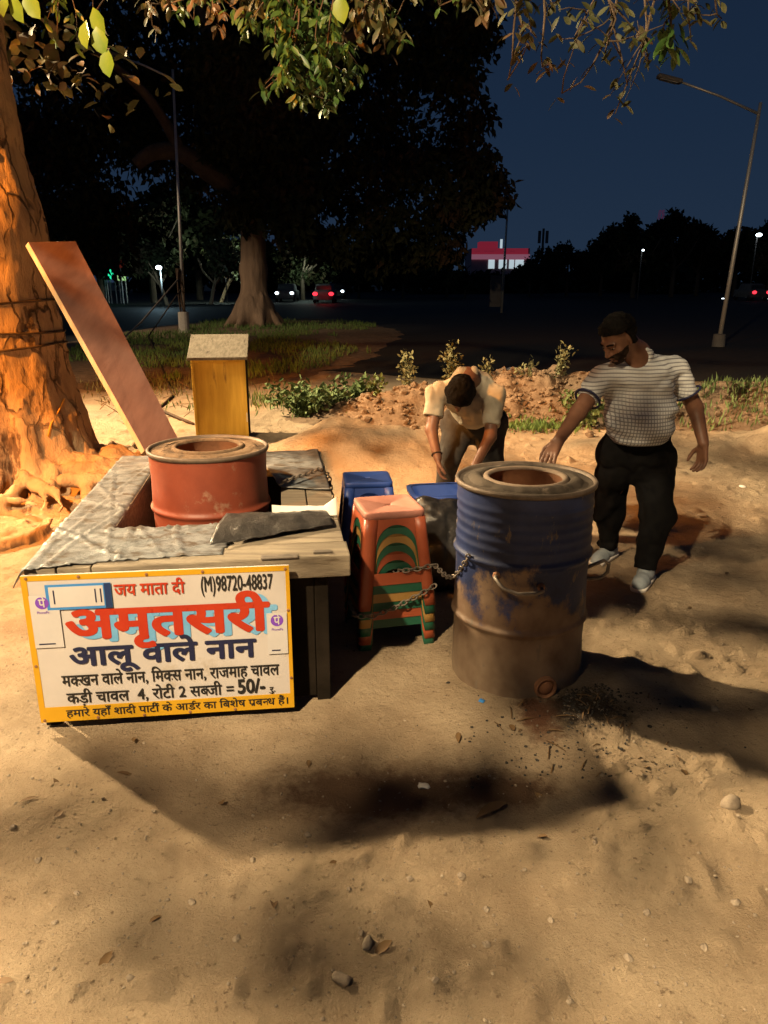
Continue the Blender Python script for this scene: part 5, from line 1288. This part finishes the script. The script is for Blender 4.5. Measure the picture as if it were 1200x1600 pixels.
bush('weed_bush', 'smaller weed clump where the earth bank begins', (-0.35,9.8,0.05), (0.45,0.35,0.36), 800, 0.07, 0.018, M['weed'], 'weed')
for (px, py, Y, hgt, n, lb) in [(640,572,10.0,0.42,260,'pale upright plant at the left end of the bank crest'),(706,568,10.1,0.46,300,'tallest pale plant on the earth bank crest'),(762,572,10.0,0.28,110,'dry sprig beside the tallest plant on the bank'),(875,585,9.8,0.36,160,'dim plant on the bank left of the striped man'),(822,588,9.9,0.2,80,'short sprig in the middle of the bank crest')]:
    p = P(px, py, Y); z = bz(p.x, Y)-0.02
    bush('wild_plant', lb, (p.x, Y, z), (0.13,0.12,hgt), n, 0.055, 0.014, M['plant'], 'plant', 'plants on the earth bank')
bush('weed_bush', 'green weed at the foot of the bank beside the striped man', (2.35,8.75,0.05), (0.4,0.25,0.3), 500, 0.06, 0.016, M['weed'], 'weed')

# ------------------------------------------------------------------ street lamps
def street_lamp(base, H, lean, arm, label, lit=None, group='street lamps along the road', r=0.055):
    root = thing('street_lamp', label, 'street lamp', base, group); b = Vector(base); top = b+Vector((lean[0], lean[1], H))
    MB().tube([b, b.lerp(top, 0.5), top], [r, r*0.85, r*0.65], 12).build('pole', M['galv'], root, True)
    a = top-Vector((0,0,0.25)); e = top+Vector(arm)
    MB().tube([a, a.lerp(e, 0.5)+Vector((0,0,0.04)), e], [r*0.6, r*0.5, r*0.45], 8).build('arm', M['galv'], root, True)
    d = Vector(arm).normalized(); hm = Matrix.Translation(e) @ d.to_track_quat('X','Z').to_matrix().to_4x4()
    hd_ = bevel(MB(hm).box((-0.05,-0.11,-0.05),(0.55,0.11,0.05)).build('lamp_head', M['darkwall'], root), 0.03)
    MB(hm).box((0.05,-0.08,-0.062),(0.48,0.08,-0.051)).build('lens', lit or M['galv'], hd_)
    return root
pb = G(289, 527); pl_ = street_lamp((pb.x, pb.y, 0), 7.3, (0.22,0,0), (-1.5,-0.1,0.32), 'tall unlit street lamp with cables tied to its foot behind the cabinet')
v_, f_ = rrect_loft([(0.16,0.16,-0.1),(0.15,0.15,0.75),(0.05,0.05,0.76)], 16, 3)
MB(Matrix.Translation((pb.x, pb.y, 0))).add(v_, f_).build('concrete_base', M['concrete'], pl_)
cb = MB()
for k in range(7):
    a = rnd.uniform(0, 6.28); cb.tube([(pb.x+0.08*math.cos(a+t*2.2), pb.y-0.08+0.03*math.sin(a+t*3), 0.76+t*1.25) for t in np.linspace(0, 1, 9)], 0.022, 5)
cb.build('cable_bundle', M['rope'], pl_, True)
cb = MB().tube([(pb.x-0.05, pb.y-0.1, 1.7), (pb.x-0.5, pb.y-2.5, 0.6), (pb.x-0.2, pb.y-6, 0.12), G(215,590,0.03), G(195,598,0.02)], 0.025, 6)
tag(cb.build('loose_cable', M['iron'], None, True, (pb.x, pb.y-0.1, 1.0)), 'loose cable sagging from the lamp post foot to the ground', 'cable')
cb = MB().tube([(pb.x, pb.y-0.1, 1.4), (pb.x+0.1, pb.y-4, 0.3), G(270,618,0.02), G(235,650,0.02)], 0.018, 6)
tag(cb.build('loose_cable', M['rope'], None, True, (pb.x, pb.y-0.1, 1.0)), 'thin dark cable trailing over the dry grass by the cabinet', 'cable')
pr = G(1122, 542)
street_lamp((pr.x, pr.y, 0), 5.75, (0.28,0,0), (-2.0,0,0.45), 'unlit lamp post leaning beside the striped man', r=0.06)
MB().lathe([(0.17,-0.1),(0.15,0.32),(0.05,0.34)], 16, Matrix.Translation((pr.x, pr.y, 0))).build('concrete_base', M['darkwall'], [o for o in COL.objects if o.name.startswith('street_lamp')][-1])
q3 = P(783, 500, 42.0)
street_lamp((q3.x, 42.0, 0), 6.6, (0.1,0,0), (-1.8,0,0.1), 'thin distant lamp post with a white board in front of the red lit building', r=0.07)
tag(bevel(MB(Matrix.Translation(P(776,455,41.6))).box((-0.35,-0.02,-0.8),(0.25,0.02,0.8)).build('notice_board', M['darkwall'], None, False, P(776,455,41.6)), 0.01), 'dim white board hung on the distant lamp post', 'board')

# ------------------------------------------------------------------ street tree and far trees
def limb(mb, pts, rs, seg=10):
    # smooth a few control points
    P_ = [Vector(p) for p in pts]; out = []; ro = []
    for i in range(len(P_)-1):
        p0, p1, p2, p3 = P_[max(i-1,0)], P_[i], P_[i+1], P_[min(i+2, len(P_)-1)]
        for t in np.linspace(0, 1, 6, endpoint=False):
            out.append(0.5*((2*p1)+(p2-p0)*t+(2*p0-5*p1+4*p2-p3)*t*t+(3*p1-p0-3*p2+p3)*t**3)); ro.append(rs[i]+(rs[i+1]-rs[i])*t)
    out.append(P_[-1]); ro.append(rs[-1]); mb.tube(out, ro, seg)
ty = 27.0
tb = P(398, 500, ty)
st_tree = thing('roadside_tree', 'big dark spreading tree on the grass verge with a bent bough', 'tree', (tb.x, ty, 0.1))
s = SDF((tb.x-2.0, ty-2.0, -0.3), (tb.x+2.0, ty+2.0, 8.5), 0.06)
s.path([(tb.x,ty,-0.2),(tb.x,ty,0.6),(tb.x+0.05,ty,2.0),(tb.x+0.1,ty,5.0),(tb.x-0.05,ty,8.4)], [0.80,0.56,0.44,0.42,0.35], 0.2)
for a in (-2.7,-2.0,-1.2,-0.4,0.5,1.6,2.6): s.cone((tb.x+0.3*math.cos(a), ty+0.3*math.sin(a), 0.9), (tb.x+1.25*math.cos(a), ty+1.25*math.sin(a), -0.1), 0.28, 0.10, 0.25)
s.near_noise(0.10, 2.2, 141, 0.3, 3, (1,1,0.2), True)
s.build('trunk', M['bark2'], st_tree)
mb = MB()
limb(mb, [P(395,330,ty), P(370,300,ty-.6), P(330,272,ty-1), P(285,240,ty-1.2), P(240,238,ty-1.4), P(212,258,ty-1.5)], [0.36,0.33,0.30,0.28,0.24,0.18])
limb(mb, [P(400,300,ty), P(430,200,ty-.5), P(500,100,ty-1), P(600,20,ty-2)], [0.3,0.26,0.2,0.12]); limb(mb, [P(395,280,ty), P(370,180,ty), P(330,80,ty), P(300,-40,ty)], [0.3,0.25,0.2,0.12])
limb(mb, [P(285,240,ty-1.2), P(230,150,ty-2), P(150,80,ty-3)], [0.2,0.14,0.08])
mb.build('branch', M['darkbark'], st_tree, True)
cl = []
def cpx(px, py, Y, r, k=1.0): cl.append((tuple(P(px, py, Y)), r, k))
for px in range(30, 760, 55):
    for py in range(-60, 300, 60):
        edge_x = np.interp(py, [-60,0,100,200,300], [800,770,745,745,760])
        if px > edge_x-55: continue
        if 190 < px < 400 and 250 < py < 380: continue
        if rnd.random() < 0.06: continue
        cpx(px+rnd.uniform(-25,25), py+rnd.uniform(-25,25), ty+rnd.uniform(0.5,8), (1.5,1.4,1.2), 1.0)
for (px, py) in [(735,20),(745,60),(715,120),(735,180),(720,230),(745,260),(755,290),(735,320),(765,305),(700,300),(660,340),(600,350),(700,350),(560,330),(520,300),(470,330),(640,390),(590,400),(540,380),(690,385),(500,380),(450,250),(560,250),(650,260),(610,300)]:
    cpx(px, py, ty+rnd.uniform(0,4), (1.0,1.1,0.75), 0.7)
for (px, py) in [(40,360),(100,340),(150,300),(170,340),(60,280),(110,250),(30,200),(420,150),(440,60),(360,120),(200,180),(260,130),(160,390)]:
    cpx(px, py, ty+rnd.uniform(1,6), (1.3,1.3,1.0), 0.8)
for (px, py) in [(350,220),(400,250),(440,290),(390,190),(460,230),(500,190),(430,150),(350,150),(420,300),(480,280),(340,90),(420,80),(370,120),(450,340),(380,320)]:
    cpx(px, py, ty+rnd.uniform(-2.5,-1), (0.95,0.8,0.8), 0.8)
V, F = crown_cards(cl, 460, 0.32, 0.085, 0.9); mesh_obj('crown', V, F, M['leafdark'], st_tree)

FAR = 'dark trees along the far side of the road'
def far_tree(px, base_Y, top_py, wpx, label, name='distant_tree', m=M['leafdark'], n=2600, seed=0, base_py=None, trunk_m=M['darkbark'], lean=0.0, crown_frac=0.62):
    tp = P(px, top_py, base_Y); x = tp.x; h = tp.z; w = wpx/FPX*base_Y
    root = thing(name, label, 'tree', (x, base_Y, 0), FAR)
    mb = MB(); limb(mb, [(x,base_Y,-0.2),(x+lean*0.4,base_Y,h*0.25),(x+lean,base_Y,h*0.6)], [0.035*h,0.028*h,0.015*h], 8)
    for k in range(5):
        a = rnd.uniform(0, 6.28); limb(mb, [(x+lean*0.6,base_Y,h*0.33),(x+lean*0.6+math.cos(a)*w*0.2,base_Y+math.sin(a)*w*0.2,h*0.5),(x+lean+math.cos(a)*w*0.38,base_Y+math.sin(a)*w*0.3,h*0.72)], [0.018*h,0.012*h,0.005*h], 6)
    mb.build('trunk', trunk_m, root, True)
    cs = []; c0 = h*(1-crown_frac)
    for k in range(16):
        t = rnd.random(); ww = w*0.5*math.sin(math.pi*(0.18+0.72*t))**0.7
        cs.append(((x+lean+rnd.uniform(-1,1)*ww*0.75, base_Y+rnd.uniform(-1,1)*ww*0.6, c0+(h-c0)*(0.08+0.80*t)), (ww*0.42, ww*0.42, h*0.13), 1.0))
    V, F = crown_cards(cs, n/16, 0.055*h+0.12, 0.02*h+0.04, 0.3); mesh_obj('crown', V, F, m, root)
    return root
for (px, Y, top, w, lb) in [(1000,80,336,110,'tall round crowned dark tree behind the striped man'),(1062,84,334,90,'dark tree touching the right side of the tallest round tree'),(1100,90,352,80,'dark tree just left of the leaning lamp post'),(1160,86,352,100,'dark tree behind the leaning lamp post head at far right'),(945,90,372,80,'lower dark tree left of the tallest round tree'),(890,95,382,90,'low dark tree in the middle of the skyline'),(850,92,390,60,'low dark tree below the thin mast'),(830,88,410,50,'low dark tree in front of the red lit building'),(728,80,424,70,'dark tree left of the red lit building'),(700,85,395,90,'dark tree half hidden under the big tree crown'),(630,80,398,100,'dark tree in the gap beneath the big tree crown'),(560,78,405,80,'dark tree right of the lit car'),(1215,80,350,90,'dark tree cut off by the right edge of the picture')]:
    far_tree(px, Y, top, w, lb)
for (px, Y, top, w, lb) in [(140,60,285,170,'dark tree over the green lit signs'),(225,62,290,170,'dark tree above the bright white lamp at left'),(300,72,280,170,'dark tree left of the lit lane'),(60,56,290,170,'dark tree behind the plywood board at far left'),(470,72,350,130,'dark tree right of the big trunk over the car lights')]:
    far_tree(px, Y, top, w, lb, crown_frac=0.75)
for (px, Y, top, w, lean, lb) in [(322,58,375,80,0.8,'leaning tree lit white at the lane entrance'),(338,64,372,90,1.6,'bent pale tree glowing in the lit lane'),(378,62,380,60,0,'tree trunk lit white at the right of the lane')]:
    far_tree(px, Y, top, w, lb, lean=lean, trunk_m=M['bark'], m=M['leaf'], n=1500, crown_frac=0.55)
far_tree(255, 55, 380, 60, 'small tree with a V shaped trunk lit by the white lamp', lean=-0.8, trunk_m=M['bark'], n=700, crown_frac=0.5)

# dark wood behind everything
wood = []
for k in range(90):
    x = rnd.uniform(-95, 130); Y = rnd.uniform(105, 135); wood.append(((x, Y, rnd.uniform(1.5, 5.0)), (5, 4, 3.2), 1.0) if not 8 < x < 33 else ((x, Y, rnd.uniform(0.5, 1.6)), (5, 4, 1.6), 1.0))
V, F = crown_cards(wood, 260, 1.3, 0.5, 0.2); kind(mesh_obj('far_wood', V, F, M['leafdark']), 'stuff')

# ------------------------------------------------------------------ far lights, cars, building
def lit_lamp(px, py, Y, H, m, label, power, color, hr=0.22):
    p = P(px, py, Y); root = thing('lit_lamp', label, 'lamp', (p.x, Y, 0), 'lit lamps far off')
    MB().tube([(p.x, Y+0.35, 0), (p.x, Y+0.35, p.z+0.1)], 0.05, 8).build('pole', M['darkwall'], root, True)
    MB().tube([(p.x, Y+0.35, p.z+0.1), (p.x, Y, p.z+0.12)], 0.05, 8).build('arm', M['galv'], root, True)
    MB().sphere((p.x, Y, p.z), hr, 14, 8, (1,1,0.6)).build('globe', m, root, True)
    if power: bulb('far_lamp_light', (p.x, Y-0.1, p.z-hr-0.15), power, color, 0.15)
    return root
lit_lamp(248, 418, 50, 0, M['g_white'], 'bright white lamp glowing beyond the left lamp post', 260, (0.55,0.85,1.0), 0.20)
lit_lamp(349, 392, 60, 0, M['g_white'], 'lamp on a pale pole in the lit lane', 700, (0.75,1.0,0.88), 0.10)
lit_lamp(301, 353, 75, 0, M['g_white'], 'tiny white light high above the lane', 0, None, 0.09)
for (px, py, r, lb) in [(1068,470,0.20,'white lamp right of the striped man on the far road'),(1130,468,0.22,'white lamp just left of the leaning post foot'),(1148,472,0.20,'white lamp just right of the leaning post foot'),(1196,467,0.20,'white lamp at the right edge of the picture'),(1005,391,0.13,'small white lamp among the dark treetops'),(1186,367,0.28,'bright white lamp high at the right edge')]:
    lit_lamp(px, py, 76, 0, M['g_white'], lb, 0, None, r)
def car(px, py, Y, label, rear=True, paint=M['darkwall']):
    p = P(px, py, Y); c = V3((p.x, Y, 0.0)); root = thing('car', label, 'car', c, 'cars on the far road')
    F0 = Matrix.Translation(c)
    v_, f_ = rrect_loft([(0.80,1.95,0.28),(0.86,2.05,0.5),(0.85,2.02,0.85),(0.80,1.9,0.92),(0.74,1.35,0.94),(0.66,1.05,1.38),(0.55,0.85,1.44),(0.01,0.01,1.45)], 32, 5)
    MB(F0).add(v_, f_).build('body', paint, root, True)
    MB(F0).box((-0.58,-1.30,1.0),(0.58,-1.235,1.32)).build('rear_window', M['black_pl'], root)
    for sx in (-0.72, 0.72):
        for sy in (-1.25, 1.3):
            MB(F0 @ Matrix.Translation((sx, sy, 0.31)) @ Matrix.Rotation(R(90), 4, 'Y')).lathe([(0.02,-0.1),(0.30,-0.1),(0.31,0),(0.30,0.1),(0.02,0.1)], 20).build('wheel', M['black_pl'], root, True)
        MB(F0).sphere((sx*0.85,-2.0,0.72), 0.2 if rear else 0.16, 12, 8, (1,0.3,0.7)).build('tail_light' if rear else 'headlight', M['g_red'] if rear else M['g_white'], root, True)
    return root
car(508, 462, 62, 'car with glowing red tail lights under the trees'); car(527, 456, 78, 'oncoming car with white headlights right of the red tail lights', False)
car(449, 458, 66, 'oncoming car with white headlights beside the big trunk', False); car(1172, 466, 70, 'car with red lights at the far right road')
bulb('tail_glow', (P(508,462,60).x, 58.8, 0.8), 25, (1,0.05,0.04), 0.3)
bulb('lane_glow', (P(478,445,70).x, 70, 2.2), 160, (0.75,1.0,0.85), 0.3)
def sign_light(px, py, Y, w, h, m, label, txt=None):
    p = P(px, py, Y); root = thing('lit_sign', label, 'sign', (p.x, Y, 0), 'lit signs far off'); F0 = Matrix.Translation(p)
    for sx in (-w*0.4, w*0.4): MB().tube([(p.x+sx, Y+0.08, 0), (p.x+sx, Y+0.08, p.z)], 0.05, 6).build('post', M['galv'], root)
    bevel(MB(F0).box((-w/2,-0.08,-h/2),(w/2,0.05,h/2)).build('panel', m, root), 0.02)
    MB(F0).box((-w/2-0.05,-0.05,h/2),(w/2+0.05,0.06,h/2+0.06)).build('frame', M['darkwall'], root)
    return root
sign_light(174, 428, 60, 0.5, 0.75, M['g_green'], 'larger green lit sign far left behind the board'); sign_light(164, 431, 61, 0.2, 0.35, M['g_green'], 'small dim green light left of the larger green sign')
sign_light(190, 434, 60, 0.6, 0.4, glow('pale_green_glow', (0.45,0.8,0.3), 0.7), 'pale green lit panel below the round red sign')
p = P(187, 412, 59); rs = thing('road_sign', 'round dark red road sign above the green lights', 'sign', (p.x, 59, 0))
MB().tube([(p.x,59.05,0),(p.x,59.05,p.z)], 0.05, 8).build('post', M['galv'], rs); MB(Matrix.Translation(p) @ Matrix.Rotation(R(90),4,'X')).lathe([(0.001,0.03),(0.30,0.03),(0.30,0.0),(0.001,0.0)], 24).build('disc', glow('dim_red', (0.35,0.05,0.03), 0.15), rs)
bl = P(784, 412, 150); bw_, bz0 = 11.5, bl.z
bld = thing('building', 'low building with red lit upper storey and white lit windows on the skyline', 'building', (bl.x, 150, 0))
zt = P(776,388,150).z; zt2 = P(776,397,150).z
MB(Matrix.Translation((bl.x,150,0))).box((-bw_*0.5,0,0),(bw_*0.45,12,zt)).build('wall', M['pinkwall'], bld)
MB(Matrix.Translation((bl.x,150,0))).box((-bw_*0.5,-0.15,zt2),(bw_*0.42,-0.05,zt)).build('red_glow_storey', M['g_pink'], bld)  # wall glows by itself, in place of red lamps on the facade
MB(Matrix.Translation((bl.x,150,0))).box((-bw_*0.5,-0.3,zt2-0.95),(bw_*0.45,-0.02,zt2-0.05)).build('pale_band', M['g_pale'], bld)  # band glows by itself to look lit
for (a, b) in [(-0.22,-0.12),(-0.05,0.08),(0.12,0.20),(0.22,0.36)]:
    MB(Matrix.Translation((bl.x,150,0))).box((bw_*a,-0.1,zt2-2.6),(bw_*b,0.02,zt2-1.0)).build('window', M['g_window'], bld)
for (a, b) in [(-0.30,-0.12),(0.12,0.20),(-0.45,-0.36)]:
    MB(Matrix.Translation((bl.x,150,0))).box((bw_*a,-0.22,zt2+0.5),(bw_*b,-0.16,zt-0.5)).build('window', M['black_pl'], bld)
MB(Matrix.Translation((bl.x,150,zt))).box((-4.0,2,0.0),(-0.6,6,1.3)).build('roof_box', M['g_pink'], bld); MB(Matrix.Translation((bl.x,150,zt))).box((-0.2,1.8,0.0),(0.25,1.9,1.7)).build('roof_lamp', M['g_window'], bld)  # roof box glows too, its red light put into the material
p0, p1 = P(848,384,150), P(848,357,150)
ms = thing('mast', 'thin dark mast with a panel top on the skyline', 'mast', (p0.x,150,0))
MB().tube([(p0.x,150,0),(p0.x,150,p1.z)], 0.22, 6).build('pole', M['darkwall'], ms)
for sx in (-0.7, 0.7): MB().box((p0.x+sx-0.25,149.8,p1.z-2.6),(p0.x+sx+0.25,150.2,p1.z-0.4)).build('antenna_panel', M['darkwall'], ms)
pt = P(1034,328,170); tw_ = thing('telecom_tower', 'lattice tower tip lit pink above the tallest dark tree', 'tower', (pt.x,170,0)); mb = MB()
for sx in (-1, 1):
    for sy in (-1, 1): mb.tube([(pt.x+sx*1.6,170+sy*1.6,0),(pt.x+sx*0.35,170+sy*0.35,pt.z)], 0.05, 4)
for k in range(14):
    z = pt.z*k/14; z2 = pt.z*(k+1)/14; h_ = 1.6-1.25*k/14; h2 = 1.6-1.25*(k+1)/14
    mb.tube([(pt.x-h_,170-h_,z),(pt.x+h2,170-h2,z2)], 0.04, 4); mb.tube([(pt.x+h_,170-h_,z),(pt.x-h2,170-h2,z2)], 0.04, 4)
mb.build('lattice', glow('pink_glow_steel', (0.30,0.04,0.14), 0.2), tw_)  # steel glows faintly, the pink light on it put into the material
